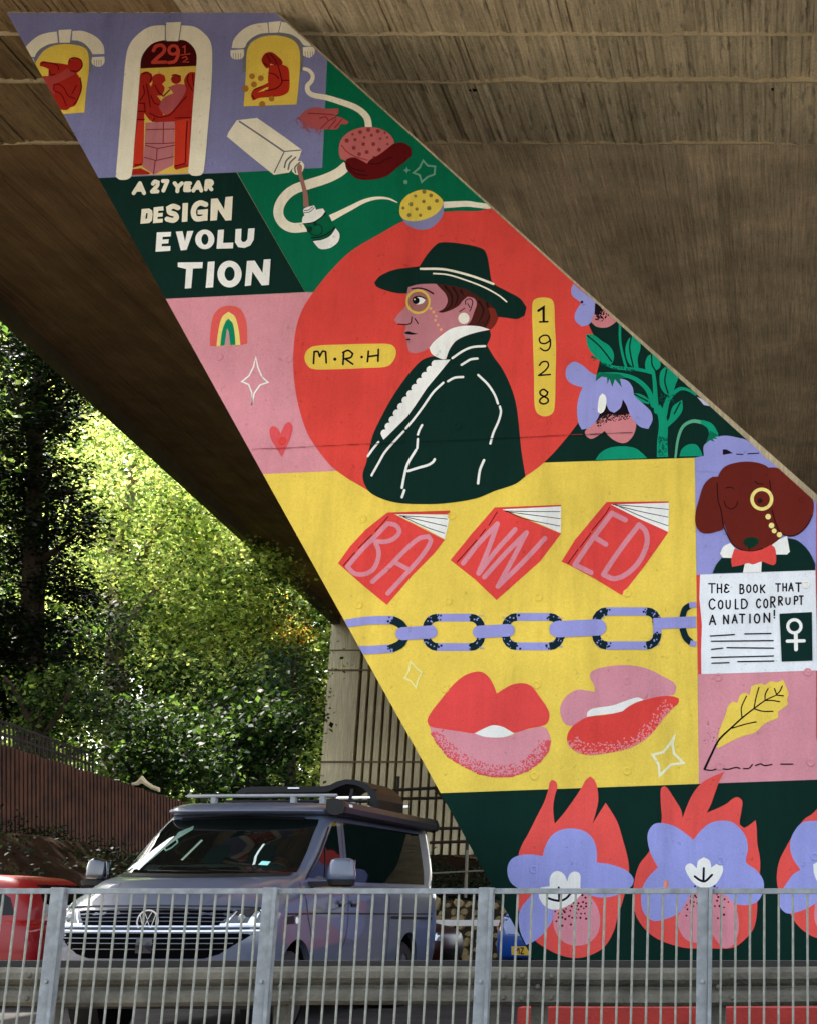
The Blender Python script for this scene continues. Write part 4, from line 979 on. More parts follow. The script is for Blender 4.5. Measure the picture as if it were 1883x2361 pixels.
# burning flowers
FL=(230,84,76); LV2=(152,156,214); PK3=(218,140,150)
def pansy(flame, parts, T):
    a = Art('painted_burning_flower', 0.010)
    a.poly(FL, flame, T)
    for kind, arg in parts:
        if kind == 'lav': a.poly(LV2, arg, T)
        elif kind == 'pink': a.poly(PK3, arg, T)
        elif kind == 'white': a.poly(WHITE, arg, T)
        elif kind == 'ink': a.line((14,12,34), arg, 18, T)
        elif kind == 'dots': a.dots((70,8,20), arg, 8.5, T, n=8, jr=0.2)
    a.done()
dd = lambda cx, cy, rx, ry, n: [(cx + rx*rng.uniform(-1,1), cy + ry*rng.uniform(-1,1)) for _ in range(n)]
pansy([(325,730),(350,650),(400,560),(470,420),(530,300),(562,200),(573,150),(590,130),(620,145),(632,185),(612,260),(600,350),(605,440),(612,478),(680,400),(760,290),(820,200),(860,130),(895,103),(930,140),(950,200),(957,290),(940,380),(912,478),(960,400),(1015,313),(1060,380),(1110,470),(1150,600),(1190,750),(1200,860),(1165,1040),(1110,1220),(1080,1330),(1010,1450),(900,1520),(780,1545),(650,1520),(530,1460),(440,1390),(350,1250),(320,1100),(328,1000)],
      [('lav', [(235,850),(260,770),(320,733),(420,723),(515,735),(540,650),(590,570),(670,525),(770,518),(860,545),(920,610),(945,700),(945,787),(1050,800),(1180,850),(1235,912),(1230,960),(1190,1000),(1100,1045),(1000,1065),(900,1050),(820,1030),(760,1100),(625,1150),(590,1250),(530,1340),(450,1410),(385,1440),(340,1340),(325,1220),(350,1140),(430,1040),(320,990),(260,940)]),
       ('pink', [(600,1160),(700,1120),(820,1040),(880,1050),(940,1120),(972,1230),(950,1350),(870,1430),(760,1445),(660,1400),(605,1300)]),
       ('dots', [(800,1055),(830,1045),(780,1085),(855,1065),(760,1105),(800,1110),(835,1100),(860,1110),(898,1108),(720,1125),(745,1135),(790,1130),(820,1135),(860,1135),(680,1165),(700,1155),(735,1168),(780,1155),(800,1160),(842,1150),(615,1175),(640,1190),(668,1195),(690,1180),(785,1188),(820,1192),(850,1190),(645,1222),(672,1222),(695,1235),(725,1212),(750,1225),(780,1225),(815,1225),(860,1232),(625,1252),(670,1288),(740,1278),(770,1302),(685,1172)]),
       ('white', [(485,1040),(500,985),(572,975),(573,910),(600,865),(640,855),(685,880),(710,937),(730,880),(770,858),(812,880),(815,990),(832,1030),(760,1100),(680,1145),(600,1160),(530,1130),(495,1080)]),
       ('ink', [(643,985),(648,1085)]), ('ink', [(555,1068),(600,1083),(655,1090),(700,1072),(735,1035)])], M_)
pansy([(482,470),(478,300),(480,200),(505,180),(530,195),(600,300),(640,370),(652,433),(690,330),(740,230),(810,150),(900,100),(982,66),(940,150),(900,260),(875,330),(843,392),(920,360),(1000,320),(1050,280),(1090,268),(1125,300),(1118,380),(1105,480),(1140,513),(1180,490),(1230,450),(1238,500),(1245,640),(1265,750),(1265,860),(1245,1000),(1240,1200),(1210,1320),(1120,1420),(1040,1465),(850,1468),(680,1465),(540,1430),(430,1380),(340,1300),(280,1200),(258,1060),(270,930),(310,800),(385,700)],
      [('lav', [(373,600),(385,530),(430,480),(500,475),(590,500),(680,560),(737,607),(800,530),(870,475),(950,455),(1040,465),(1110,520),(1155,590),(1170,680),(1155,782),(1240,850),(1292,930),(1290,1020),(1240,1100),(1150,1125),(1040,1105),(960,1060),(900,1000),(750,1000),(700,1120),(600,1200),(500,1240),(430,1250),(370,1220),(330,1150),(325,1020),(350,950),(400,880),(457,825),(400,720)]),
       ('pink', [(610,1250),(640,1170),(710,1050),(780,985),(900,1000),(1000,1050),(1060,1120),(1095,1230),(1095,1330),(1060,1430),(1000,1468),(950,1440),(870,1330),(845,1270),(820,1350),(780,1425),(700,1410),(640,1350)]),
       ('dots', [(750,975),(775,990),(905,975),(925,992),(720,1055),(750,1050),(735,1065),(760,1062),(715,1090),(715,1105),(742,1100),(770,1110),(685,1125),(735,1133),(690,1158),(720,1182),(682,1208),(925,1040),(935,1060),(958,1062),(925,1090),(962,1090),(985,1078),(1015,1100),(908,1133),(945,1132),(980,1143),(980,1200),(932,1228),(800,1060),(830,1080),(860,1050),(850,1120),(800,1130)]),
       ('white', [(673,830),(690,800),(720,795),(765,832),(775,775),(820,745),(865,770),(880,828),(930,790),(966,810),(970,860),(920,950),(860,985),(800,985),(740,950),(690,880)]),
       ('ink', [(820,832),(817,925)]), ('ink', [(748,897),(790,927),(830,935),(885,885)])], N_)
pansy([(1760,310),(1680,400),(1620,440),(1550,530),(1480,650),(1420,770),(1398,900),(1410,1000),(1450,1100),(1510,1200),(1560,1280),(1640,1350),(1720,1385),(1900,1400),(2100,1300),(2200,1000),(2150,600),(2000,300),(1900,420),(1850,200)],
      [('lav', [(1600,470),(1660,457),(1800,470),(1900,560),(2000,700),(2060,900),(1980,1100),(1850,1130),(1720,1110),(1640,1150),(1560,1180),(1480,1190),(1430,1150),(1410,1090),(1420,1040),(1470,960),(1530,880),(1587,845),(1530,760),(1505,680),(1510,600),(1550,520)]),
       ('pink', [(1700,1120),(1850,1080),(1960,1200),(1900,1330),(1760,1340),(1700,1250)]),
       ('white', [(1688,800),(1720,788),(1770,830),(1800,760),(1860,800),(1880,900),(1820,980),(1740,980),(1695,880)])], N_)

# formwork tie holes left in the face
tie = MB()
n = 12; vs = []; fs = []
for r, h in ((0.055, 0.0), (0.045, 0.007), (0.03, 0.007), (0.022, 0.001), (0.0, 0.001)):
    vs += [(r*math.cos(2*math.pi*k/n), -h, r*math.sin(2*math.pi*k/n)) for k in range(n)]
for i in range(4):
    fs += [(i*n+k, i*n+(k+1)%n, (i+1)*n+(k+1)%n, (i+1)*n+k) for k in range(n)]
tie_meshes = {}
for (u, v, c) in ((506,823,PINK),(667,827,PINK),(828,982,CORAL),(651,1017,CORAL),(1252,973,CORAL),(836,1197,YEL),(827,1395,YEL),(1032,1387,YEL),(1240,1377,YEL),(1445,1368,YEL),(1236,1579,YEL),(1025,1588,YEL),
                  (1231,1789,YEL),(1445,1570,(212,142,152)),(1445,1778,YEL),(1861,1550,PINK),(1655,1562,PINK),(1868,1758,PINK),(1658,1766,PINK),(1229,2005,LV2),(1660,1985,LV2),(1877,1975,LV2),(1646,1164,DOG),(1848,1152,DOG),(1857,1348,WHITE),(1054,983,DKG),(1041,1190,YEL),(1469,967,LAV)):
    if c not in tie_meshes:
        m_ = MB(); m_.add(vs, fs); o = m_.build('tie_hole', paint(c), pier, smooth=False); tie_meshes[c] = o
    else: o = copy_part(tie_meshes[c], pier)
    p = P3(u, v, 0.009 if c in (DOG, DKG, WHITE) else 0.005); o.location = p
# construction joint across the face
a = Art('construction_joint', 0.1)
jp = [(583,1036)]
while jp[-1][0] < 1440: jp.append((jp[-1][0] + rng.uniform(12, 30), 0))
jp = [(x, 1036.6 - (x-583)*0.0442 + rng.uniform(-1.0, 1.0)) for x, _ in jp]
for k in range(len(jp)-1):
    col = (150,70,74) if jp[k][0] < 725 else ((150,44,40) if jp[k][0] < 845 or 1200 < jp[k][0] < 1335 else (4,26,22))
    if rng.random() < 0.9: a.line(col, [jp[k], jp[k+1]], rng.uniform(0.7, 1.9), cap=False)
tag(a.done(), kind='stuff')
# ------------------------------------------------------------------ ground
def ss(a, b, t):
    t = min(max((t - a) / (b - a), 0), 1); return t*t*(3-2*t)
def hgt(x, y):
    fz = 2.38 if y < 28.4 else max(1.62, 2.38 - 0.092*(y-28.4)) if y < 37 else 1.62 + 0.05*(y-37)
    bank = fz * ss(-9.6, -14.0, x) * ss(20.5, 26, y) + 0.12 * max(0.0, -16.5 - x) * ss(8, 20, y)
    under = 2.2 * ss(48, 62, y) * (1 - ss(-9.6, -14.0, x))
    return bank + under
M_ASPH = plain('asphalt', (66, 64, 62), rough=0.9, spec=0.15, var=0.25, scale=2.5, bump=0.6, bscale=90)
M_SOIL = plain('bank_soil', (38, 25, 15), rough=1.0, spec=0.02, var=0.45, scale=3, bump=0.8, bscale=14)
mb = MB()
xs = [-400, -250, -160, -110] + list(np.linspace(-80, 20, 91)) + [40, 80, 160, 400]
ys = [-300, -120, -60, -30] + list(np.linspace(-15, 20, 8)) + list(np.linspace(21, 90, 95)) + [110, 150, 220, 320, 500, 800]
for y in ys:
    for x in xs:
        h = hgt(x, min(y, 120))
        if h > 0.1 and x > -13.5: h += 0.06*math.sin(x*2.1+y) + 0.05*math.sin(y*3.3-x*1.7)
        mb.v.append((x, y, h))
nx = len(xs)
for j in range(len(ys)-1):
    for i in range(nx-1):
        a = j*nx+i
        cy_ = (ys[j]+ys[j+1])/2; cx_ = (xs[i]+xs[i+1])/2
        mb.f.append((a, a+1, a+nx+1, a+nx)); mb.m.append(1 if hgt(cx_, min(cy_, 120)) > 0.05 else 0)
mb.mats = [M_ASPH, M_SOIL]
g = mb.build('ground', None, None, smooth=True); tag(g, kind='structure')
def sheet(name, x0, x1, y0, y1, z, mat):
    m = MB(); m.add([(x0,y0,z),(x1,y0,z),(x1,y1,z),(x0,y1,z)], [(0,1,2,3)], mat); o = m.build(name); tag(o, kind='structure'); return o
sheet('pavement', -30, 25, -2, 9.6, 0.006, concrete('paving', (150, 144, 132), board=(0, 0.6, 1), dark=0.12, bump=0.3))
sheet('road', -200, 200, -22, -2.2, 0.004, M_ASPH)
sheet('parking_apron', -30, -2.75, 9.8, 14.4, 0.005, concrete('apron', (176, 160, 140), dark=0.25, bump=0.4))
rw = MB(); rw0 = at_y(1192, 2340, 12.4).x; rw.box(0, 12.0, 0, 0.22, 0, 0.31); rwo = rw.build('low_red_wall', plain('red_masonry_paint', (168, 50, 40), rough=0.85, var=0.18, scale=3, bump=0.4, bscale=40), None, loc=(rw0, 12.4, 0))
tag(rwo, 'low wall painted brick red showing below the crash barrier at lower right', 'wall')

# ------------------------------------------------------------------ far pier with fluted face
FY = at_z(762, 1434, ZS - DROP).y + 0.6
fx0 = at_y(741, 1760, FY).x
fx_r = at_y(817, 1700, FY).x
zcap = at_y(1060, 1988, FY).z; zcap0 = at_y(1060, 2006, FY).z
far = empty('far_bridge_pier', (fx0, FY, 0))
tag(far, 'pale fluted concrete pier standing far behind the roof rack of the grey camper van', 'bridge pier')
FW = at_y(1420, 1800, FY).x - fx0
mb = MB()
mb.box(0, fx_r - fx0, 0, 3.0, zcap, ZS)
mb.box(fx_r - fx0, FW, 0.75, 3.0, zcap, ZS)
mb.build('pier_wall', M_FAR, far)
mb = MB(); mb.box(-0.15, FW+0.2, -0.25, 3.0, zcap0, zcap-0.004); mb.build('plinth_band', M_FAR, far)
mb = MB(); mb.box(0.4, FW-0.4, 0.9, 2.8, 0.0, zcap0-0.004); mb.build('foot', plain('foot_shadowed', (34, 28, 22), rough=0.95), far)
pitch = (at_y(1130, 1900, FY).x - fx_r) / 17.0
ribm = MB(); ribm.box(0, pitch*0.62, 0.0, 0.75, zcap+0.3, ZS); rib0 = None
k = 0
while fx_r - fx0 + pitch*(k+0.44) < FW:
    x = fx_r - fx0 + pitch*(k+0.44)
    if rib0 is None: rib0 = ribm.build('rib', M_FAR, far, loc=(x, 0, 0))
    else: copy_part(rib0, far, (x, 0, 0))
    k += 1
for v, d in ((1547, 0.07), (1759, 0.08), (1500, 0.04)):
    z = at_y(800, v, FY).z; mb = MB(); mb.box(0, FW if d > 0.05 else fx_r-fx0, -0.02, 0.0, z, z+d); mb.build('casting_joint', plain('joint_stain', (112, 96, 72), rough=0.95), far)
# climbing stems in front of the pier
stems = MB()
for k in range(26):
    x = rng.uniform(-0.2, FW); z0 = zcap0; h = rng.choice([rng.uniform(1, 3), rng.uniform(3, 9)])
    pts = [(x + 0.25*math.sin(t*2.1+k) * t/4, -0.12, z0 + h*t/6) for t in range(7)]
    stems.tube(pts, [0.05*(1-t/9) for t in range(7)], 5)
o = stems.build('climbing_stems', M_DARKSTEEL); tag(o, 'bare dark stems climbing the ribs of the far fluted pier', 'climber', kind='thing')
# scaffold rails beside it
sc_o = empty('scaffold_rails', (at_y(960, 1830, FY-2.5).x, FY-2.5, 0)); tag(sc_o, 'rusty scaffold rails crossing the fluted ribs right of the van roof', 'scaffold')
def rail_px(par, u0, v0, u1, v1, r, Y, name='rail', mat=M_DARKSTEEL):
    a, b = at_y(u0, v0, Y), at_y(u1, v1, Y); o_ = Vector(par.location); m = MB(); m.tube([a-o_, b-o_], r, 6); return m.build(name, mat, par)
for u0, v0, u1, v1 in ((905,1822,1100,1812), (905,1842,1110,1838), (915,1912,1140,1908), (990,1943,1150,1938)): rail_px(sc_o, u0, v0, u1, v1, 0.07, FY-2.5)
for u0, v0, u1, v1 in ((918,1790,905,2060), (1078,1880,1072,2060), (1000,1815,1030,1850)): rail_px(sc_o, u0, v0, u1, v1, 0.07, FY-2.5, 'upright')

# rubble retaining wall behind the vehicles
WYR = 27.0
wx0, wx1 = -14.0, -2.2
wz = at_y(1080, 2072, WYR).z
wall = empty('rubble_wall', (-8, WYR, 0)); tag(wall, 'low rubble stone wall seen behind the galvanised railing and grey van', 'stone wall')
M_RUB = plain('rubble_stone', (140, 122, 84), rough=0.95, var=0.4, scale=7, bump=0.6, bscale=25)
mb = MB(); mb.box(wx0+8, wx1+8, 0.15, 0.7, 0, wz-0.03); mb.build('core', plain('mortar_dark', (54, 44, 30), rough=1.0), wall)
seed_st = []
for k in range(6):
    m = MB(); pts = []
    for a_ in range(7):
        t = 2*math.pi*a_/7; rr = rng.uniform(0.75, 1.1); pts.append((rr*math.cos(t), rr*math.sin(t)))
    m.add([(x, 0, z) for x, z in pts] + [(x*0.72, -0.9*rng.uniform(.7, 1.2), z*0.72) for x, z in pts] , [tuple(range(7, 14))] + [(i, (i+1)%7, 7+(i+1)%7, 7+i) for i in range(7)])
    seed_st.append(m)
near = []; z = 0.06
while z < wz - 0.05:
    x = -6.4 + 8
    while x < wx1 + 8:
        near.append((x + rng.uniform(-.03, .03), z + rng.uniform(-.03, .03))); x += rng.uniform(0.13, 0.26)
    z += 0.125
st_mesh = [None]*6
for (x, z) in near:
    k = rng.randrange(6)
    if st_mesh[k] is None: st_mesh[k] = seed_st[k].build('stone', M_RUB, wall); o = st_mesh[k]
    else: o = copy_part(st_mesh[k], wall)
    o.location = (x, 0.15, z); s_ = rng.uniform(0.045, 0.085); o.scale = (s_*rng.uniform(1, 1.6), 0.09, s_); o.rotation_euler = (0, rng.uniform(0, 3.1), 0)
m = MB(); z = 0.06
while z < wz - 0.05:
    x = wx0 + 8
    while x < -6.4 + 8:
        s_ = rng.uniform(.06, .1); q = seed_st[rng.randrange(6)]
        m.add([(x+a_[0]*s_*1.3, 0.15+a_[1]*0.09, z+a_[2]*s_) for a_ in q.v], q.f); x += rng.uniform(0.14, 0.26)
    z += 0.125
o = m.build('stonework', M_RUB, wall); tag(o, kind='stuff')

wb = empty('white_barrier', (at_y(1080, 2128, 24.5).x, 24.5, 0)); tag(wb, 'white painted timber rail in front of the rubble wall', 'barrier')
z = at_y(1080, 2128, 24.5).z
m = MB(); m.box(-4.5, 1.0, -0.03, 0.03, z-0.045, z+0.045); m.build('rail', plain('white_timber', (226, 220, 214), rough=0.6, var=0.08), wb)
pm = MB(); pm.box(-0.05, 0.05, 0.032, 0.13, 0, z+0.06); p0 = pm.build('post', plain('grey_timber', (120, 108, 96), rough=0.9, var=0.2), wb, loc=(-3.3, 0, 0))
for x in (-2.0, -0.35, 0.8): copy_part(p0, wb, (x, 0, 0))
hr = empty('pipe_handrail', (at_y(1070, 2010, 34).x, 34, 0)); tag(hr, 'thin galvanised pipe handrail above the dark recess left of the mural', 'handrail')
M_GPIPE = plain('pipe_grey', (110, 102, 86), rough=0.7, var=0.15)
rail_px(hr, 985, 2014, 1160, 2005, 0.02, 34, 'rail', M_GPIPE); rail_px(hr, 1076, 1960, 1072, 2070, 0.035, 34.1, 'post', M_GPIPE)

# ------------------------------------------------------------------ slatted timber fence on the bank
ftop = [at_y(-60, 1697, 28.4), at_y(430, 1852, 36.5)]
fbot = [at_y(-60, 1922, 28.4), at_y(430, 2020, 36.5)]
M_SLAT = plain('brown_slat', (84, 48, 30), rough=0.85, var=0.45, scale=3, bump=0.3, bscale=30)
M_SLATD = plain('brown_backing', (40, 22, 14), rough=0.9, var=0.2)
tf = empty('slatted_fence', tuple(fbot[0])); tag(tf, 'tall brown vertical slat fence running down the bank behind the red car', 'fence')
fo = Vector(fbot[0])
def fp(t, s): return (fbot[0].lerp(fbot[1], t)).lerp(ftop[0].lerp(ftop[1], t), s)
m = MB(); d_n = Vector((-1, 0.12, 0)).normalized()*0.05
vs = [fp(0,0), fp(1,0), fp(1,.985), fp(0,.985)]; vs = [v - fo + d_n for v in vs] + [v - fo + d_n*1.6 for v in vs]
m.add(vs, [(0,1,2,3),(7,6,5,4),(0,4,5,1),(3,2,6,7)]); m.build('backing_panel', M_SLATD, tf)
NS = 58
for k in range(NS):
    t0 = k / NS; t1 = (k + 0.6) / NS
    m = MB(); j = rng.uniform(-0.012, 0.012)
    a = [fp(t0, -0.01), fp(t1, -0.01), fp(t1, 1+j), fp(t0, 1+j)]; a = [v - fo for v in a]; b = [v - d_n*0.8 for v in a]
    m.add(b + [v + d_n*0.9 for v in a], [(0,1,2,3),(7,6,5,4),(0,4,5,1),(1,5,6,2),(2,6,7,3),(3,7,4,0)])
    m.build('slat', M_SLAT, tf)
m = MB(); a, b = fp(0, -0.03) - fo, fp(1, -0.03) - fo; m.beam(a, b, 0.16, 0.22); m.build('gravel_board', plain('gravel_board', (120, 96, 74), rough=0.9, var=0.25), tf)
g_ = MB()   # sprayed scrawl on the slats
for s in ([(128,1836),(150,1826),(140,1852),(128,1870),(150,1862)], [(165,1838),(170,1870),(180,1850),(186,1880)], [(200,1850),(196,1890),(212,1884)], [(215,1862),(228,1870),(224,1900),(212,1896)]):
    q = []
    for (u, v) in s:
        t = (u+60)/490.0; p_ = fp(t, 0.5); q.append(at_y(u, v, p_.y) + Vector((0.09, 0, 0)) - fo)
    g_.tube(q, 0.022, 5)
g_.build('spray_scrawl', plain('scrawl', (24, 12, 8), rough=0.9), tf)
# trellis topping and its own thing
tr = empty('trellis', tuple(ftop[0])); tag(tr, 'dark weathered trellis above the brown slat fence at the far left', 'trellis')
to = Vector(ftop[0])
ta, tb = at_y(-60, 1640, 29.2), at_y(215, 1740, 33.0); ba, bb = at_y(-60, 1700, 29.2), at_y(215, 1788, 33.0)
lath = 0
for k in range(30):
    t = k/29.0; m = MB(); m.beam(ba.lerp(bb, t) - to, ta.lerp(tb, t) - to, 0.035, 0.03); m.build('lath', M_DARKSTEEL, tr)
for s in (0.0, 0.5, 1.0):
    m = MB(); m.beam(ba.lerp(ta, s) - to, bb.lerp(tb, s) - to, 0.035, 0.05); m.build('trellis_rail', M_DARKSTEEL, tr)
# fallen pale branch lying on the fence top
m = MB(); pp = [(305,1808),(318,1806),(328,1797),(338,1806),(352,1815),(366,1820),(368,1826)]
m.tube([at_y(u, v, 33.9) for u, v in pp], [0.03,0.05,0.09,0.05,0.05,0.05,0.02], 6)
o = m.build('broken_branch', plain('pale_bark', (234, 214, 176), rough=0.9)); tag(o, 'pale broken branch lying on top of the brown slat fence', 'branch')

# ------------------------------------------------------------------ trees and shrubs
def leaf_mat(name, rgb, trans, tr_w=0.45, var=0.35):
    m = bpy.data.materials.new(name); m.use_nodes = True; nt = m.node_tree; nt.nodes.clear(); L = nt.links.new
    out = N(nt, 'ShaderNodeOutputMaterial'); ge = N(nt, 'ShaderNodeNewGeometry')
    pw_ = N(nt, 'ShaderNodeMath', operation='POWER'); pw_.inputs[1].default_value = 2.2; L(ge.outputs['Random Per Island'], pw_.inputs[0])
    mr = N(nt, 'ShaderNodeMapRange'); mr.inputs[3].default_value = 0.5; mr.inputs[4].default_value = 2.1 if var > 0.3 else 1.35
    L(pw_.outputs[0], mr.inputs[0])
    def col(c):
        s = N(nt, 'ShaderNodeVectorMath', operation='SCALE'); s.inputs[0].default_value = lin(c)[:3]; L(mr.outputs[0], s.inputs['Scale']); return s
    d = N(nt, 'ShaderNodeBsdfPrincipled'); d.inputs['Roughness'].default_value = 0.6; d.inputs['Specular IOR Level'].default_value = 0.15; L(col(rgb).outputs[0], d.inputs['Base Color'])
    t = N(nt, 'ShaderNodeBsdfTranslucent'); L(col(trans).outputs[0], t.inputs[0])
    mx = N(nt, 'ShaderNodeMixShader'); mx.inputs[0].default_value = tr_w; L(d.outputs[0], mx.inputs[1]); L(t.outputs[0], mx.inputs[2]); L(mx.outputs[0], out.inputs[0])
    return m
LM = {
 'bright': leaf_mat('leaf_bright', (146, 174, 92), (212, 228, 122), 0.5),
 'yellow': leaf_mat('leaf_yellow', (190, 196, 104), (236, 236, 130), 0.5),
 'mid': leaf_mat('leaf_mid', (66, 100, 46), (112, 146, 58), 0.38, 0.3),
 'dark': leaf_mat('leaf_dark', (26, 46, 22), (52, 76, 26), 0.25, 0.3),
 'conifer': leaf_mat('leaf_conifer', (22, 34, 20), (36, 50, 18), 0.15, 0.3),
 'blue': leaf_mat('leaf_blue', (104, 134, 118), (120, 150, 110), 0.3),
 'amber': leaf_mat('leaf_amber', (190, 150, 50), (220, 170, 50), 0.4),
 'olive': leaf_mat('leaf_olive', (88, 106, 50), (132, 150, 60), 0.35),
}
M_BARK = plain('bark', (62, 46, 34), rough=0.95, var=0.35, scale=4, bump=0.8, bscale=18)
M_BARK2 = plain('bark_ivy', (96, 82, 56), rough=0.95, var=0.4, scale=4, bump=0.8, bscale=18)
def leaves(name, clumps, parent, mats, per_m2, size, flat=0.0, tuft=0.35, loc=Vector((0,0,0))):
    """clumps: (centre, (rx, ry, rz)); scatters small twig tufts near the surface of each, each tuft a spray of leaf blades"""
    C, S = [], []
    for c, r in clumps:
        area = 4*math.pi*((r[0]*r[1])**1.6/3 + (r[0]*r[2])**1.6/3 + (r[1]*r[2])**1.6/3)**(1/1.6)
        nt_ = max(4, int(area * per_m2 / 10))
        d = RNG.normal(size=(nt_, 3)); d /= np.linalg.norm(d, axis=1)[:, None]
        rad = RNG.uniform(0.45, 1.08, nt_) ** 0.6
        tc = np.array(c) + d * rad[:, None] * np.array(r)
        for _ in range(10):
            C.append(tc + RNG.normal(size=(nt_, 3)) * tuft * np.array((1, 1, 0.5 if flat else 0.8)))
    P = np.concatenate(C); n = len(P)
    nrm = RNG.normal(size=(n, 3)); nrm[:, 2] = np.abs(nrm[:, 2]) + 0.5 + flat*2.0
    nrm /= np.linalg.norm(nrm, axis=1)[:, None]
    t = RNG.normal(size=(n, 3)); t -= nrm * np.sum(t*nrm, axis=1)[:, None]; t /= np.linalg.norm(t, axis=1)[:, None]
    b = np.cross(nrm, t)
    s = size * RNG.uniform(0.6, 1.35, n)[:, None]
    V = np.empty((n, 4, 3))
    V[:, 0] = P; V[:, 1] = P + t*s*0.5 + b*s*0.32; V[:, 2] = P + t*s - nrm*s*0.15; V[:, 3] = P + t*s*0.5 - b*s*0.32
    V = V.reshape(-1, 3) - np.array(loc)
    me = bpy.data.meshes.new(name)
    me.vertices.add(n*4); me.vertices.foreach_set('co', V.ravel())
    me.loops.add(n*4); me.loops.foreach_set('vertex_index', np.arange(n*4, dtype=np.int32))
    me.polygons.add(n); me.polygons.foreach_set('loop_start', np.arange(0, n*4, 4, dtype=np.int32)); me.polygons.foreach_set('loop_total', np.full(n, 4, dtype=np.int32))
    for m in mats: me.materials.append(LM[m])
    me.polygons.foreach_set('material_index', RNG.integers(0, len(mats), n).astype(np.int32))
    me.update(calc_edges=True); me.validate()
    o = bpy.data.objects.new(name, me); COL.objects.link(o); o.parent = parent
    return n
TOTAL = 0
def tree(name, label, cat, base, trunks, clumps, mats, per_m2, size, flat=0.0, tuft=0.35, bark=None, group=None):
    """base: foot in the world; trunks: list of (points, r0, r1); clumps: (u, v, Y, rpx_x, rpx_z, depth)"""
    global TOTAL
    r = empty(name, tuple(base)); tag(r, label, cat, group)
    bl = Vector(base)
    if trunks:
        m = MB()
        for pts, r0, r1 in trunks:
            q = [Vector(p) - bl for p in pts]; nq = len(q)
            m.tube(q, [r0 + (r1-r0)*k/(nq-1) for k in range(nq)], 8)
        m.build('trunk', bark or M_BARK, r, smooth=True)
    cl = []
    for u, v, Y, rx, rz, dp in clumps:
        c = at_y(u, v, Y); k = px_per_m(Y, c.z)
        cl.append((tuple(c), (rx/k, dp, rz/k)))
    TOTAL += leaves('crown', cl, r, mats, per_m2, size, flat, tuft, loc=bl)
    return r
def g_at(u, Y):
    x = at_y(u, 1900, Y).x; return Vector((x, Y, hgt(x, min(Y, 120)) - 0.2))

# dark layered conifer at the left, trunk leaning slightly
b = g_at(70, 37)
T1 = [b, at_y(62, 1700, 37), at_y(66, 1450, 37), at_y(78, 1200, 37), at_y(86, 980, 37), at_y(92, 800, 37), at_y(100, 640, 37)]
T2 = [at_y(110, 1750, 37.4), at_y(92, 1640, 37.2), at_y(96, 1400, 37.2), at_y(110, 1150, 37.2)]
limbs = []
for (u0, v0, u1, v1) in ((78,1030,30,900),(80,1040,48,880),(85,1000,150,930),(70,1300,180,1230),(66,1450,-20,1380),(64,1560,170,1480),(76,1150,190,1120),(90,900,150,850)):
    limbs.append(([at_y(u0, v0, 37), at_y((u0+u1)/2, (v0+v1)/2+8, 36.8), at_y(u1, v1, 36.4)], 0.12, 0.03))
cl = []
r2 = random.Random(5)
for v in range(720, 1640, 38):
    wd = 60 + (v-700)*0.13 if v < 1400 else 150 - (v-1400)*0.2
    for _ in range(5):
        u = 70 + r2.uniform(-1, 1)*wd
        cl.append((u, v + r2.uniform(-14, 14), 37 + r2.uniform(-1.6, 1.6), r2.uniform(34, 62), r2.uniform(9, 17), 1.1))
for _ in range(22):
    cl.append((r2.uniform(-60, 250), r2.uniform(1380, 1690), 37 + r2.uniform(-1.5, 1), r2.uniform(25, 50), r2.uniform(16, 30), 0.9))
tree('conifer_tree', 'tall dark conifer with layered drooping boughs at the left edge', 'conifer', b, [(T1, 0.30, 0.09), (T2, 0.14, 0.05)] + limbs, cl, ['conifer', 'dark', 'conifer', 'conifer'], 64, 0.14, flat=0.6, tuft=0.22)

# small multi-stemmed tree behind the trellis
b = g_at(100, 33.5)
stems_ = [([b, at_y(100, 1700, 33.5), at_y(140, 1640, 33.5), at_y(175, 1560, 33.4)], 0.11, 0.03), ([b, at_y(88, 1700, 33.5), at_y(40, 1600, 33.4), at_y(10, 1560, 33.2)], 0.12, 0.04), ([b, at_y(95, 1690, 33.5), at_y(80, 1560, 33.5)], 0.1, 0.04)]
cl = [(r2.uniform(60, 250), r2.uniform(1560, 1740), 33.6 + r2.uniform(-.8, .8), r2.uniform(20, 38), r2.uniform(14, 26), 0.7) for _ in range(26)]
tree('young_tree', 'multi-stemmed young tree leaning over the trellis and slat fence', 'tree', b, stems_, cl, ['mid', 'olive', 'dark'], 60, 0.12, tuft=0.2)

# bright sunlit maple in the middle
b = g_at(285, 52)
T = [b, at_y(280, 1700, 52), at_y(272, 1500, 52), at_y(268, 1360, 52), at_y(300, 1150, 52), at_y(330, 950, 52)]
T_b = [at_y(275, 1420, 52), at_y(340, 1260, 52), at_y(430, 1120, 52)]
cl = []
for _ in range(120):
    t = r2.random(); u = 150 + 480*t; v0 = 760 + 0.93*(u-60)
    v = v0 + (1540 - v0)*r2.random()**1.1
    cl.append((u, v, 52 + r2.uniform(-3, 3), r2.uniform(30, 58), r2.uniform(18, 34), 1.5))
tree('maple_tree', 'bright yellow-green sunlit maple filling the middle of the wooded bank', 'tree', b, [(T, 0.5, 0.12), (T_b, 0.25, 0.08)], cl, ['bright', 'bright', 'yellow', 'mid'], 34, 0.19, tuft=0.45, bark=M_BARK2)
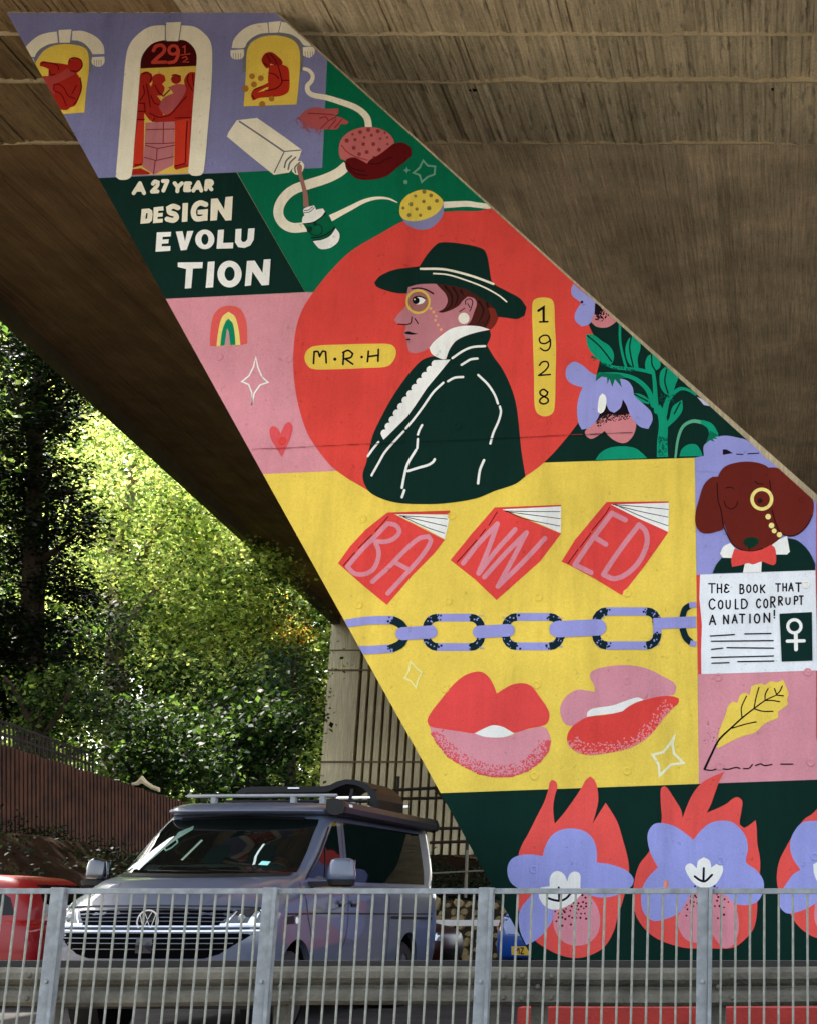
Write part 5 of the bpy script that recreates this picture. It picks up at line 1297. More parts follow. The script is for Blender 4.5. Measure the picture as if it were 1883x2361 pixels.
# pale thick trunk left of centre
b = g_at(262, 47)
tree('ivy_clad_tree', 'thick pale trunk with ivy and dark foliage right of the conifer', 'tree', b, [([b, at_y(266, 1700, 47), at_y(262, 1560, 47), at_y(272, 1440, 48), at_y(256, 1340, 51), at_y(262, 1220, 54), at_y(250, 1080, 56)], 0.44, 0.08), ([at_y(268,1470,47.5), at_y(330,1390,49), at_y(390,1330,52), at_y(440,1240,54)], 0.16, 0.03)],
     [(r2.uniform(150, 330), r2.uniform(1400, 1700), 45.6 + r2.uniform(-.4, 2), r2.uniform(20, 42), r2.uniform(16, 30), 1.0) for _ in range(26)], ['dark', 'mid', 'dark'], 34, 0.17, tuft=0.3, bark=M_BARK2)
# lighter tree at right near the far pier
b = g_at(600, 58)
cl = []
for _ in range(60):
    u = r2.uniform(470, 695); v0 = 1180 + 0.95*(u-460); v = v0 + (1640 - v0)*r2.random()
    cl.append((u, v, 58 + r2.uniform(-2.5, 2.5), r2.uniform(26, 48), r2.uniform(15, 28), 1.4))
tree('beech_tree', 'green beech with glossy sunlit leaves beside the far fluted pier', 'tree', b, [([b, at_y(600, 1500, 58), at_y(590, 1300, 58)], 0.35, 0.1)], cl, ['mid', 'bright', 'mid', 'olive'], 32, 0.2, tuft=0.45)
b = g_at(680, 55)
tree('amber_shrub', 'small amber-leaved shrub just left of the top of the far pier', 'shrub', b, [([b, at_y(680, 1600, 55), at_y(690, 1450, 55)], 0.12, 0.04)],
     [(r2.uniform(600, 705), r2.uniform(1410, 1500), 55 + r2.uniform(-1, 1), r2.uniform(16, 30), r2.uniform(10, 18), 0.8) for _ in range(12)], ['amber', 'bright', 'mid', 'amber'], 26, 0.2, tuft=0.3)
b = g_at(665, 50)
tree('blue_cedar', 'blue-grey feathery cedar between the dark shrubs and the far pier', 'cedar', b, [([b, at_y(668, 1700, 50), at_y(676, 1520, 50)], 0.14, 0.04)],
     [(640 + r2.uniform(-56, 36), r2.uniform(1500, 1700), 50 + r2.uniform(-1, 1), r2.uniform(18, 34), r2.uniform(10, 18), 0.8) for _ in range(26)], ['blue', 'blue', 'mid'], 40, 0.16, flat=0.4, tuft=0.28)
# dark shrubs low on the bank
for (lab, u0, u1, v0, v1, Y, mats, n_) in (
    ('dark green laurel mass low on the bank right above the camper van roof', 480, 678, 1620, 1850, 44, ['dark', 'dark', 'mid'], 46),
    ('deep green rounded bush above the right end of the slat fence', 250, 500, 1640, 1860, 40, ['dark', 'mid', 'dark'], 44),
    ('mid green holly bush catching light above the dark laurels', 330, 600, 1500, 1690, 47, ['mid', 'dark', 'bright'], 34)):
    b = g_at((u0+u1)/2, Y)
    tree('laurel_bush' if 'laurel mass' in lab else ('round_bush' if 'rounded' in lab else 'holly_bush'), lab, 'bush', b, [([b, b + Vector((0.2, 0, 1.5)), b + Vector((-0.3, 0, 3))], 0.1, 0.04)],
         [(r2.uniform(u0, u1), r2.uniform(v0, v1), Y + r2.uniform(-1.3, 1.5), r2.uniform(26, 48), r2.uniform(18, 32), 1.0) for _ in range(n_)], mats, 30, 0.19, tuft=0.3)
# unseen trees added past the left edge to shade the bank and red car
for (x, y, lab) in ((-22.5, 31.0, 'unseen tree added past the left edge to shade the bank, nearest the trellis'), (-21.5, 24.5, 'unseen tree added past the left edge to shade the red car'), (-25.0, 39.5, 'unseen shade tree added past the left edge behind the conifer')):
    b = Vector((x, y, hgt(x, y) - 0.2)); r = empty('added_shade_tree', tuple(b)); tag(r, lab, 'tree')
    m = MB(); m.tube([(0, 0, 0), (0.1, 0, 5), (0, 0.2, 12)], [0.3, 0.24, 0.1], 8); m.build('trunk', M_BARK, r, smooth=True)
    cl = [((x + r2.uniform(-3.2, 3.2), y + r2.uniform(-3.6, 3.6), r2.uniform(6, 16)), (1.6, 1.6, 1.0)) for _ in range(42)]
    TOTAL += leaves('crown', cl, r, ['dark', 'mid', 'bright'], 16, 0.24, tuft=0.4, loc=b)
# far wood behind everything
r = empty('far_wood', (-30, 78, 2)); r['kind'] = 'stuff'
cl = []
for _ in range(430):
    u = r2.uniform(-250, 900); v = r2.uniform(520, 1950); Y = 74 + r2.uniform(-4, 6); c = at_y(u, v, Y); k = px_per_m(Y, c.z)
    
    cl.append((tuple(c), (r2.uniform(40, 80)/k, 2.2, r2.uniform(30, 60)/k)))
for _ in range(70):
    u = r2.uniform(560, 800); v = r2.uniform(1300, 1760); Y = 69.5 + r2.uniform(-1, 1); c = at_y(u, v, Y); k = px_per_m(Y, c.z)
    cl.append((tuple(c), (r2.uniform(30, 50)/k, 1.0, r2.uniform(24, 40)/k)))
TOTAL += leaves('far_foliage', cl, None, ['bright', 'mid', 'bright', 'yellow'], 13, 0.36, tuft=0.8)
ff = bpy.data.objects['far_foliage']; tag(ff, 'distant mass of woodland foliage behind the nearer trees', None, kind='stuff')
bpy.data.objects.remove(r)
# undergrowth on the bank and under the far pier
cl = []
for _ in range(60):
    x = r2.uniform(-14.2, -10.6); y = r2.uniform(20, 36); cl.append(((x, y, hgt(x, y)+0.05), (0.5, 0.4, 0.16)))
for _ in range(16):
    t = r2.uniform(0.05, 0.45); p_ = fp(t, 0.0); cl.append(((p_.x, p_.y-0.4, p_.z+0.1), (0.35, 0.25, 0.3)))
leaves('bank_undergrowth', cl, None, ['dark', 'conifer', 'dark'], 60, 0.08, tuft=0.15)
tag(bpy.data.objects['bank_undergrowth'], kind='stuff')
cl = []
for _ in range(130):
    x = r2.uniform(-17, -4); y = r2.uniform(43, 47); cl.append(((x, y, r2.uniform(0.2, 1.75)), (0.9, 0.7, 0.5)))
leaves('ivy_bank', cl, None, ['conifer', 'dark', 'conifer'], 26, 0.14, tuft=0.25)
tag(bpy.data.objects['ivy_bank'], 'dark ivy thicket in the shade at the foot of the far pier', None, kind='stuff')
# ------------------------------------------------------------------ vehicles
def superring(y0, y1, hw, zf, n=5.0, N_=160, bow=0.0, sq=None):
    """one horizontal outline of a body: front at y0 bowed forward in the middle, rear at y1; zf(y) gives the height"""
    r = max(0.06, min(0.30, 0.22 - (n-5.0)*0.055)); r = min(r, hw*0.8); rr = r
    raw = []
    def seg(a, b, k):
        for i in range(k): raw.append((a[0]+(b[0]-a[0])*i/k, a[1]+(b[1]-a[1])*i/k))
    def arc(cx, cy, a0, a1, k=40):
        for i in range(k):
            t = math.radians(a0+(a1-a0)*i/k); raw.append((cx+r*math.cos(t), cy+r*math.sin(t)))
    seg((0, y0), (hw-r, y0), 120); arc(hw-r, y0+r, -90, 0); seg((hw, y0+r), (hw, y1-r), 500); arc(hw-r, y1-r, 0, 90)
    seg((hw-r, y1), (-hw+r, y1), 240); arc(-hw+r, y1-r, 90, 180); seg((-hw, y1-r), (-hw, y0+r), 500); arc(-hw+r, y0+r, 180, 270); seg((-hw+r, y0), (0, y0), 120)
    raw = [(x, y + bow*(abs(x)/hw)**2.4*min(1, max(0, 1-(y-y0-r)/1.2))) for x, y in raw]
    d = [0]
    NR = len(raw)
    for i in range(NR):
        a, b = raw[i], raw[(i+1) % NR]; d.append(d[-1] + math.hypot(a[0]-b[0], a[1]-b[1]))
    out = []; i = 0
    for k in range(N_):
        t = d[-1]*k/N_
        while d[i+1] < t: i += 1
        f = (t-d[i])/max(d[i+1]-d[i], 1e-9); a, b = raw[i], raw[(i+1) % NR]
        x, y = a[0]+(b[0]-a[0])*f, a[1]+(b[1]-a[1])*f
        out.append(Vector((x, y, zf(y) if callable(zf) else zf)))
    return out
def loft(rings):
    m = MB(); n = len(rings[0])
    for r in rings: m.v += [tuple(p) for p in r]
    for i in range(len(rings)-1):
        for k in range(n):
            k2 = (k+1) % n; m.f.append((i*n+k, i*n+k2, (i+1)*n+k2, (i+1)*n+k)); m.m.append(0)
    m.f.append(tuple(range(n))[::-1]); m.m.append(0); m.f.append(tuple((len(rings)-1)*n+k for k in range(n))); m.m.append(0)
    return m
def densify(rings, sub):
    """smooth vertical interpolation between outlines"""
    out = []
    n = len(rings)
    for i in range(n-1):
        p0, p1, p2, p3 = rings[max(i-1, 0)], rings[i], rings[i+1], rings[min(i+2, n-1)]
        for s in range(sub):
            t = s/sub; row = []
            for a, b, c, d in zip(p0, p1, p2, p3):
                m1 = (c-a)*0.35; m2 = (d-b)*0.35
                h = (2*t**3-3*t**2+1, t**3-2*t**2+t, -2*t**3+3*t**2, t**3-t**2)
                row.append(b*h[0] + m1*h[1] + c*h[2] + m2*h[3])
            out.append(row)
    out.append(rings[-1]); return out
def bvh_of(mb):
    return BVHTree.FromPolygons([Vector(v) for v in mb.v], mb.f)
def panel(bvh, pts, axis, off, cuts=4, smooth=False):
    """flat outline (2D) thrown onto the body: axis 'F' = seen from the front (x,z), 'R'/'L' = from the side (y,z)"""
    if smooth: pts = catmull(pts, True, sub=4)
    bm = bmesh.new()
    vs = [bm.verts.new((p[0], p[1], 0)) for p in pts]
    bm.faces.new(vs); bmesh.ops.triangulate(bm, faces=bm.faces[:])
    for _ in range(cuts):
        es = [e for e in bm.edges if e.calc_length() > 0.09]
        if not es: break
        bmesh.ops.subdivide_edges(bm, edges=es, cuts=1); bmesh.ops.triangulate(bm, faces=bm.faces[:])
    bm.verts.ensure_lookup_table()
    out = []; last = None
    for v in bm.verts:
        a, b = v.co.x, v.co.y
        if axis == 'F': o_, d_ = Vector((a, -5, b)), Vector((0, 1, 0))
        elif axis == 'R': o_, d_ = Vector((5, a, b)), Vector((-1, 0, 0))
        elif axis == 'B': o_, d_ = Vector((a, 20, b)), Vector((0, -1, 0))
        elif axis == 'T': o_, d_ = Vector((a, b, 6)), Vector((0, 0, -1))
        else: o_, d_ = Vector((-5, a, b)), Vector((1, 0, 0))
        hit = bvh.ray_cast(o_, d_)
        if hit[0] is None:
            nr = bvh.find_nearest(o_ + d_*4.1); p = nr[0]; nn = nr[1]
        else: p, nn = hit[0], hit[1]
        if nn.dot(d_) > 0: nn = -nn
        out.append(p + nn*off)
    m = MB(); m.v = [tuple(p) for p in out]
    for f_ in bm.faces: m.f.append(tuple(v.index for v in f_.verts)); m.m.append(0)
    bm.free(); return m
def strip(pts, w):
    """2D outline of a stroke of width w"""
    Lf, Rt = [], []
    for i, p in enumerate(pts):
        a = pts[max(i-1, 0)]; b = pts[min(i+1, len(pts)-1)]; d = math.hypot(b[0]-a[0], b[1]-a[1]) or 1
        n_ = (-(b[1]-a[1])/d*w/2, (b[0]-a[0])/d*w/2)
        Lf.append((p[0]+n_[0], p[1]+n_[1])); Rt.append((p[0]-n_[0], p[1]-n_[1]))
    return Lf + Rt[::-1]
def cut_arches(ob, ys, z, r, hw):
    me = MB(); K = 40
    for y in ys:
        for s in (-1, 1):
            x0_, x1_ = sorted((s*hw*0.66, s*(hw*0.66+0.8)))
            vs = [(x_, y + r*math.cos(2*math.pi*k/K), z + r*math.sin(2*math.pi*k/K)) for x_ in (x0_, x1_) for k in range(K)]
            me.add(vs, [(k, (k+1) % K, K+(k+1) % K, K+k) for k in range(K)] + [tuple(range(K))[::-1], tuple(range(K, 2*K))])
    c = me.build('cutter', None, ob.parent); md = ob.modifiers.new('b', 'BOOLEAN'); md.object = c; md.operation = 'DIFFERENCE'; md.solver = 'EXACT'
    dg = bpy.context.evaluated_depsgraph_get(); nm = bpy.data.meshes.new_from_object(ob.evaluated_get(dg))
    ob.modifiers.clear(); ob.data = nm; bpy.data.objects.remove(c)
def wheel(parent, x, y, r, w, s, spokes=5, rimmat=None, name='wheel'):
    rimmat = rimmat or M_ALLOY
    m = MB(); rr = r*0.66
    m.lathe([(rr, -w/2), (r*0.93, -w/2), (r, -w/2+0.03), (r, w/2-0.03), (r*0.93, w/2), (rr, w/2), (rr-0.01, w/2-0.02), (rr-0.01, -w/2)], (x, y, r), (s, 0, 0), 40)
    t = m.build(name, M_BLACK, parent, smooth=False)
    m = MB()
    m.lathe([(rr, w/2-0.012), (rr-0.015, w/2-0.012), (rr-0.03, w/2-0.06), (rr-0.035, -w/2+0.02)], (x, y, r), (s, 0, 0), 40)
    m.lathe([(0.0, w/2-0.01), (0.05, w/2-0.012), (0.06, w/2-0.04)], (x, y, r), (s, 0, 0), 20)
    for k in range(spokes):
        a = 2*math.pi*k/spokes + 0.3
        for da in (-0.13, 0.13):
            p0 = Vector((x + s*(w/2-0.03), y + 0.045*math.cos(a), r + 0.045*math.sin(a))); p1 = Vector((x + s*(w/2-0.03), y + (rr-0.02)*math.cos(a+da), r + (rr-0.02)*math.sin(a+da)))
            m.beam(p0, p1, 0.03, 0.022, up=Vector((1, 0, 0)))
    ri = m.build('rim', rimmat, t)
    m = MB(); m.lathe([(0.0, 0), (rr-0.04, 0)], (x + s*(w/2-0.09), y, r), (s, 0, 0), 30); m.build('brake_disc', plain('brake', (60, 60, 62), rough=0.5, metal=0.6), t)
    return t
M_ALLOY = plain('alloy', (170, 172, 178), rough=0.25, metal=0.9, var=0.05)

M_GRL = plain('grille_black', (5, 5, 6), rough=0.9, spec=0.02, var=0.05)
# ---- the grey camper van
VANP = plain('grey_van_paint', (74, 82, 99), rough=0.36, coat=0.6, spec=0.4, var=0.04, scale=3)
VX, VY, VR = -5.34, 13.25, math.radians(-4.0)
van = empty('camper_van', (VX, VY, 0), VR)
van.scale = (1, 1, 1.02)
tag(van, 'grey camper van with roof rack and dark awning parked behind the railing', 'van')
def zsh(y, a=1.07, b=1.25): return a + (b-a)*ss(0.1, 1.5, y)
LENV = 5.35
rings = [
 superring(0.30, LENV-0.1, 0.84, 0.30, bow=0.12), superring(0.12, LENV-0.03, 0.92, 0.38, bow=0.16), superring(0.03, LENV, 0.95, 0.52, bow=0.2),
 superring(0.00, LENV, 0.96, 0.72, bow=0.2), superring(0.015, LENV, 0.96, 0.88, bow=0.2), superring(0.06, LENV-0.01, 0.955, lambda y: zsh(y, 0.99, 1.02), bow=0.2),
 superring(0.15, LENV-0.02, 0.945, lambda y: zsh(y, 1.065, 1.16), bow=0.2), superring(0.27, LENV-0.03, 0.90, lambda y: zsh(y, 1.12, 1.235), bow=0.18),
 superring(0.60, LENV-0.04, 0.885, lambda y: 1.235 + 0.03*ss(2.0, 0.6, y), bow=0.16, n=5.5), superring(0.98, LENV-0.05, 0.88, lambda y: 1.27 + 0.07*ss(1.8, 0.98, y), bow=0.13, n=6),
 superring(1.22, LENV-0.07, 0.875, lambda y: 1.42 + 0.06*ss(1.8, 1.2, y), bow=0.12, n=6.5), superring(1.52, LENV-0.12, 0.84, lambda y: 1.66 + 0.03*ss(2, 1.5, y), bow=0.10, n=7),
 superring(1.80, LENV-0.19, 0.80, 1.875, bow=0.08, n=7), superring(1.90, LENV-0.24, 0.765, 1.93, bow=0.07, n=6), superring(2.05, LENV-0.35, 0.68, 1.958, bow=0.06, n=5), superring(2.6, LENV-0.9, 0.30, 1.97, n=4)]
rings = densify(rings, 3)
vb = loft(rings); VB = bvh_of(vb)
body = vb.build('body', VANP, van, smooth=True)
cut_arches(body, (0.93, 4.15), 0.36, 0.41, 0.95)
for p_ in body.data.polygons: p_.use_smooth = True
body.data.materials.clear(); body.data.materials.append(VANP)
md = body.modifiers.new('es', 'EDGE_SPLIT'); md.split_angle = math.radians(38)
m = MB(); m.box(-0.80, 0.80, 0.35, LENV-0.2, 0.22, 0.60); m.build('underbody', M_TRIM, van)
for y in (0.93, 4.15):
    for s in (-1, 1):
        m = MB(); m.lathe([(0.0, 0), (0.405, 0), (0.405, 0.26)], (s*0.64, y, 0.36), (s, 0, 0), 32); m.build('arch_liner', M_TRIM, van)
        wheel(van, s*0.81, y, 0.335, 0.22, s)
def vpanel(name, pts, axis, off, mat, parent=None, smooth=False, bv=None):
    m = panel(bv or VB, pts, axis, off, smooth=smooth); return m.build(name, mat, parent or van, smooth=True)
ws = vpanel('windscreen', [(-0.83,1.345),(-0.4,1.33),(0,1.325),(0.4,1.33),(0.815,1.345),(0.79,1.55),(0.745,1.80),(0.73,1.845),(0.35,1.862),(0,1.868),(-0.35,1.862),(-0.73,1.845),(-0.745,1.80),(-0.79,1.55)], 'F', 0.004, M_GLASS)
m = panel(VB, strip([(-0.80,1.325),(-0.4,1.312),(0,1.307),(0.4,1.312),(0.80,1.325)], 0.03), 'F', 0.006); m.build('scuttle', M_TRIM, van)
# things seen through the glass: pale sun blind, handle, seat backs, tags on the dash
m = panel(VB, [(-0.79,1.36),(-0.76,1.365),(-0.75,1.385),(-0.715,1.36),(-0.69,1.37),(-0.65,1.36),(-0.645,1.42),(-0.62,1.5),(-0.58,1.6),(-0.56,1.68),(-0.60,1.66),(-0.66,1.58),(-0.72,1.49),(-0.73,1.45),(-0.77,1.42)], 'F', 0.007); m.build('sun_blind', plain('blind', (236, 240, 238), rough=0.6, var=0.03), ws)
M_MINT = plain('pale_green_pillar', (96, 136, 116), rough=0.5)
m = panel(VB, [(-0.645,1.40),(-0.56,1.58),(-0.50,1.66),(-0.42,1.74),(-0.44,1.78),(-0.55,1.72),(-0.55,1.68),(-0.58,1.60),(-0.62,1.5)], 'F', 0.006); m.build('inner_pillar', plain('inner_pillar', (70, 104, 90), rough=0.5), ws)
m = MB()
q = [VB.ray_cast(Vector((x, -5, z)), Vector((0, 1, 0)))[0] + Vector((0, -0.012, 0)) for x, z in ((-0.50,1.645),(-0.475,1.62),(-0.50,1.57),(-0.535,1.545),(-0.56,1.56))]
m.tube(q, 0.008, 6); m.build('grab_handle', M_MINT, ws)
m = panel(VB, strip([(-0.30,1.45),(-0.275,1.54),(-0.245,1.64)], 0.028), 'F', 0.006); m.build('seat_belt', plain('belt_pale', (96, 120, 98), rough=0.6), ws)
M_SEAT = plain('seat_cloth', (8, 18, 14), rough=0.95, spec=0.02)
for x in (-0.0, 0.42):
    m = panel(VB, catmull([(x-0.10,1.42),(x-0.105,1.53),(x-0.08,1.59),(x+0.08,1.59),(x+0.105,1.53),(x+0.10,1.42)], True, 4), 'F', 0.0055); m.build('seat_back', M_SEAT, ws)
m = panel(VB, [(-0.62,1.36),(0.70,1.355),(0.66,1.40),(0.50,1.43),(0.35,1.405),(0.1,1.415),(-0.3,1.405),(-0.6,1.41)], 'F', 0.0058); m.build('dashboard', plain('dashboard_green', (8, 20, 15), rough=0.8, spec=0.05), ws)
m = panel(VB, [(0.455,1.405),(0.54,1.40),(0.545,1.435),(0.465,1.44)], 'F', 0.008); m.build('parking_tag', plain('tag_blue', (150, 214, 206), rough=0.6), ws)
m = panel(VB, strip([(0.38,1.60),(0.375,1.53),(0.38,1.48),(0.40,1.44),(0.415,1.405)], 0.02), 'F', 0.008); m.build('hanging_cord', plain('cord', (196, 206, 196), rough=0.6), ws)
m = panel(VB, strip([(-0.62,1.845),(0,1.862),(0.6,1.845)], 0.03), 'F', 0.009); m.build('roof_seal', M_TRIM, van)
# raised roof skin with lip over the screen
rr_ = densify([superring(1.72, LENV-0.1, 0.78, 1.895, bow=0.10, n=6), superring(1.66, LENV-0.05, 0.81, 1.925, bow=0.12, n=6), superring(1.72, LENV-0.08, 0.80, 1.965, bow=0.12, n=6), superring(1.88, LENV-0.18, 0.74, 2.01, bow=0.10, n=5.5), superring(2.3, LENV-0.5, 0.45, 2.035, n=5)], 3)
roof = loft(rr_).build('raised_roof', VANP, van, smooth=True)
# side glazing, right side
def qs(name, pts, mat, off=0.004, side_='R'): return vpanel(name, pts, side_, off, mat)
for sd in ('R', 'L'):
    qs('door_window', [(1.26,1.30),(2.12,1.28),(2.08,1.84),(2.02,1.83),(1.92,1.77),(1.60,1.52)], M_GLASS, side_=sd)
    qs('side_window', [(2.30,1.275),(4.86,1.275),(4.76,1.83),(2.28,1.84)], M_GLASS, side_=sd)
qs('window_divider', strip([(1.68,1.31),(1.70,1.58)], 0.03), M_TRIM, 0.008)
qs('pillar_trim', strip([(1.21,1.285),(1.54,1.52),(1.86,1.78)], 0.02), M_TRIM, 0.007)
M_SEAM = plain('panel_gap', (16, 17, 20), rough=0.8)
for pts in ([(1.05,1.26),(1.06,1.15),(1.14,0.95),(1.28,0.74),(1.36,0.55),(1.38,0.36)], [(2.18,1.25),(2.19,0.9),(2.15,0.75),(2.02,0.60),(2.0,0.34)], [(2.22,1.85),(2.19,1.26)], [(3.45,1.25),(3.45,0.36)]):
    qs('panel_seam', strip(pts, 0.012), M_SEAM, 0.003)
qs('swage_line', strip([(0.62,0.985),(1.5,0.985),(2.5,0.975),(3.5,0.965),(5.0,0.955)], 0.016), M_SEAM, 0.003)
qs('slide_rail', strip([(3.5,0.93),(4.98,0.905)], 0.028), M_TRIM, 0.006)
for y in (1.98, 2.32):
    m = MB(); q = VB.ray_cast(Vector((5, y, 1.08)), Vector((-1, 0, 0)))[0]
    m.box(q.x, q.x+0.035, y-0.09, y+0.09, 1.065, 1.10); o = m.build('door_handle', VANP, van); bevel(o, 0.01)
    m = MB(); m.box(q.x+0.001, q.x+0.012, y-0.05, y+0.10, 1.04, 1.064); m.build('handle_recess', M_TRIM, van)
m = panel(VB, [(0.62,0.90),(0.80,0.90),(0.80,0.965),(0.62,0.965)], 'R', 0.005); m.build('side_badge', M_TRIM, van)
m = panel(VB, [(0.86+0.035*math.cos(t), 0.93+0.03*math.sin(t)) for t in [k*math.pi/6 for k in range(12)]], 'R', 0.006); m.build('side_reflector', plain('reflector', (240, 240, 236), rough=0.2), van)
# front: bonnet gap, lamps, grilles, strips, badge
m = panel(VB, strip([(-0.90,1.035),(-0.6,1.05),(0,1.055),(0.6,1.05),(0.90,1.035)], 0.014), 'F', 0.003); m.build('bonnet_seam', M_SEAM, van)
for s in (-1, 1):
    m = panel(VB, strip([(s*0.42,1.075),(s*0.50,1.16),(s*0.56,1.24),(s*0.62,1.30)], 0.01), 'F', 0.002); m.build('bonnet_crease', plain('crease', (60, 64, 74), rough=0.3, coat=1), van)
up = vpanel('upper_grille', [(-0.60,0.895),(0.60,0.895),(0.68,1.01),(0.3,1.03),(0,1.035),(-0.3,1.03),(-0.68,1.01)], 'F', 0.004, M_GRL)
for z in (0.925, 0.955, 0.985, 1.012):
    m = panel(VB, strip([(-0.62-(z-0.9)*0.4,z),(0,z+0.004),(0.62+(z-0.9)*0.4,z)], 0.007), 'F', 0.012); m.build('grille_slat', plain('slat_grey', (70, 72, 78), rough=0.35, metal=0.8), up)
M_STRIP = plain('strip_chrome', (170, 172, 178), rough=0.2, metal=0.9, var=0.3, scale=3)
for z, h in ((0.888, 0.012), (0.852, 0.014)):
    m = panel(VB, strip([(-0.92,z+0.004),(-0.5,z),(0,z),(0.5,z),(0.92,z+0.004)], h), 'F', 0.012); m.build('chrome_strip', M_STRIP, van)
m = panel(VB, strip([(-0.9,0.870),(0.9,0.870)], 0.012), 'F', 0.008); m.build('strip_gap', M_TRIM, van)
lo = vpanel('lower_grille', [(-0.86,0.835),(0.86,0.835),(0.80,0.79),(0.62,0.67),(0.50,0.635),(-0.50,0.635),(-0.62,0.67),(-0.80,0.79)], 'F', 0.004, M_GRL)
for z, w_ in ((0.795, 0.78), (0.755, 0.72), (0.71, 0.66)):
    m = panel(VB, strip([(-w_,z),(0,z),(w_,z)], 0.007), 'F', 0.010); m.build('grille_slat', plain('slat_dim', (96, 98, 104), rough=0.3, metal=0.6), lo)
m = panel(VB, [(-0.07,0.68),(0.07,0.68),(0.07,0.80),(-0.07,0.80)], 'F', 0.014); m.build('radar_cover', plain('radar', (20, 22, 34), rough=0.15), lo)
m = panel(VB, strip([(-0.80,0.605),(-0.3,0.60),(0.3,0.60),(0.80,0.605)], 0.02), 'F', 0.008); m.build('lower_lip', M_CHROME, van)
m = panel(VB, strip([(-0.88,0.46),(0,0.45),(0.88,0.46)], 0.16), 'F', 0.004); m.build('lower_intake', M_TRIM, van)
for s in (-1, 1):
    hl = vpanel('headlight', [(s*0.585,0.897),(s*0.90,0.90),(s*0.955,0.94),(s*0.955,1.02),(s*0.85,1.035),(s*0.69,1.018)], 'F', 0.006, plain('lamp_smoke', (44, 46, 50), rough=0.06, coat=1.0))
    M_LAMP = plain('lamp_reflector', (235, 238, 240), rough=0.08, metal=0.7)
    for pts in (strip([(s*0.64,0.905),(s*0.70,1.005)], 0.012), [(s*0.80,0.915),(s*0.845,0.915),(s*0.86,1.0),(s*0.83,1.01)], strip([(s*0.60,0.903),(s*0.90,0.907)], 0.014), [(s*0.90,0.93),(s*0.945,0.95),(s*0.945,1.01),(s*0.90,1.02),(s*0.88,1.0)]):
        m = panel(VB, pts, 'F', 0.010); m.build('lamp_element', M_LAMP, hl)
    m = MB(); q = VB.ray_cast(Vector((s*0.755, -5, 0.955)), Vector((0, 1, 0)))[0]
    m.lathe([(0.034, 0.012), (0.03, 0.018), (0.0, 0.02)], q, (0, -1, 0), 18); m.build('lamp_lens', plain('lens', (130, 136, 140), rough=0.05, metal=0.6), hl)
    m = panel(VB, [(0.30,0.915),(0.42,0.93),(0.50,0.99),(0.42,1.015),(0.28,1.02)], 'R' if s > 0 else 'L', 0.006); m.build('headlight_side', M_LAMP, hl)
# round badge with the letters on it
q = VB.ray_cast(Vector((0, -5, 0.93)), Vector((0, 1, 0)))[0]
bd = MB(); bd.lathe([(0.0, 0.006), (0.088, 0.006), (0.095, 0.0)], q, (0, -1, 0), 36); bdg = bd.build('badge', M_TRIM, van)
m = MB(); m.lathe([(0.097, 0.004), (0.097, 0.018), (0.084, 0.018), (0.084, 0.006)], q, (0, -1, 0), 36)
qy = q.y - 0.015
for st in ([(-0.032,0.075),(0,0.015),(0.032,0.075)], [(-0.066,0.052),(-0.032,-0.058),(0.0,0.008)], [(0.066,0.052),(0.032,-0.058),(0.0,0.008)]):
    for a, b in zip(st[:-1], st[1:]): m.beam((a[0], qy, q.z+a[1]), (b[0], qy, q.z+b[1]), 0.006, 0.013, up=Vector((0, 1, 0)))
m.build('badge_letters', M_CHROME, bdg)
# wipers
for x0, x1 in ((-0.55, 0.05), (0.05, 0.62)):
    m = MB(); a = VB.ray_cast(Vector((x0, -5, 1.36)), Vector((0, 1, 0)))[0] + Vector((0, -0.02, 0.0)); b = VB.ray_cast(Vector((x1, -5, 1.345)), Vector((0, 1, 0)))[0] + Vector((0, -0.02, 0))
    m.tube([a, (a+b)/2 + Vector((0, -0.02, 0)), b], 0.008, 5); m.build('wiper', M_TRIM, van)
# mirrors
for s in (-1, 1):
    r_ = MB(); cx, cy, cz = (1.16 if s > 0 else -1.20), 1.36, 1.37
    pts = []
    rgs = []
    for k, (sc_, zz) in enumerate(((0.9, -0.09), (1.02, -0.08), (1.04, -0.03), (0.92, 0.05), (0.78, 0.09), (0.5, 0.105))):
        rgs.append([Vector((cx + sc_*(0.125 if s > 0 else 0.095)*math.copysign(abs(math.cos(t))**0.7, math.cos(t)) + s*0.02*(-zz), cy + sc_*(0.075 if s > 0 else 0.06)*math.copysign(abs(math.sin(t))**0.8, math.sin(t)), cz + zz)) for t in [2*math.pi*j/20 for j in range(20)]])
    mi = loft(densify(rgs, 2)).build('mirror', VANP if s > 0 else plain('mirror_gloss', (30, 32, 38), rough=0.12, coat=1.0), van, smooth=True)
    m = MB(); rg2 = [[Vector((cx + q_*0.13*math.copysign(abs(math.cos(t))**0.7, math.cos(t)), cy + q_*0.08*math.sin(t), cz + zz)) for t in [2*math.pi*j/20 for j in range(20)]] for q_, zz in ((0.75, -0.15), (0.98, -0.135), (1.02, -0.09))]
    loft(rg2).build('mirror_base', M_TRIM, mi, smooth=False)
    m = MB(); m.beam((s*0.86, 1.30, cz-0.13), (cx, cy, cz-0.12), 0.08, 0.05); m.build('mirror_arm', M_TRIM, mi)
    m = MB(); m.box(cx-0.10, cx+0.10, cy+0.066, cy+0.075, cz-0.07, cz+0.09); m.build('mirror_glass', M_CHROME, mi)
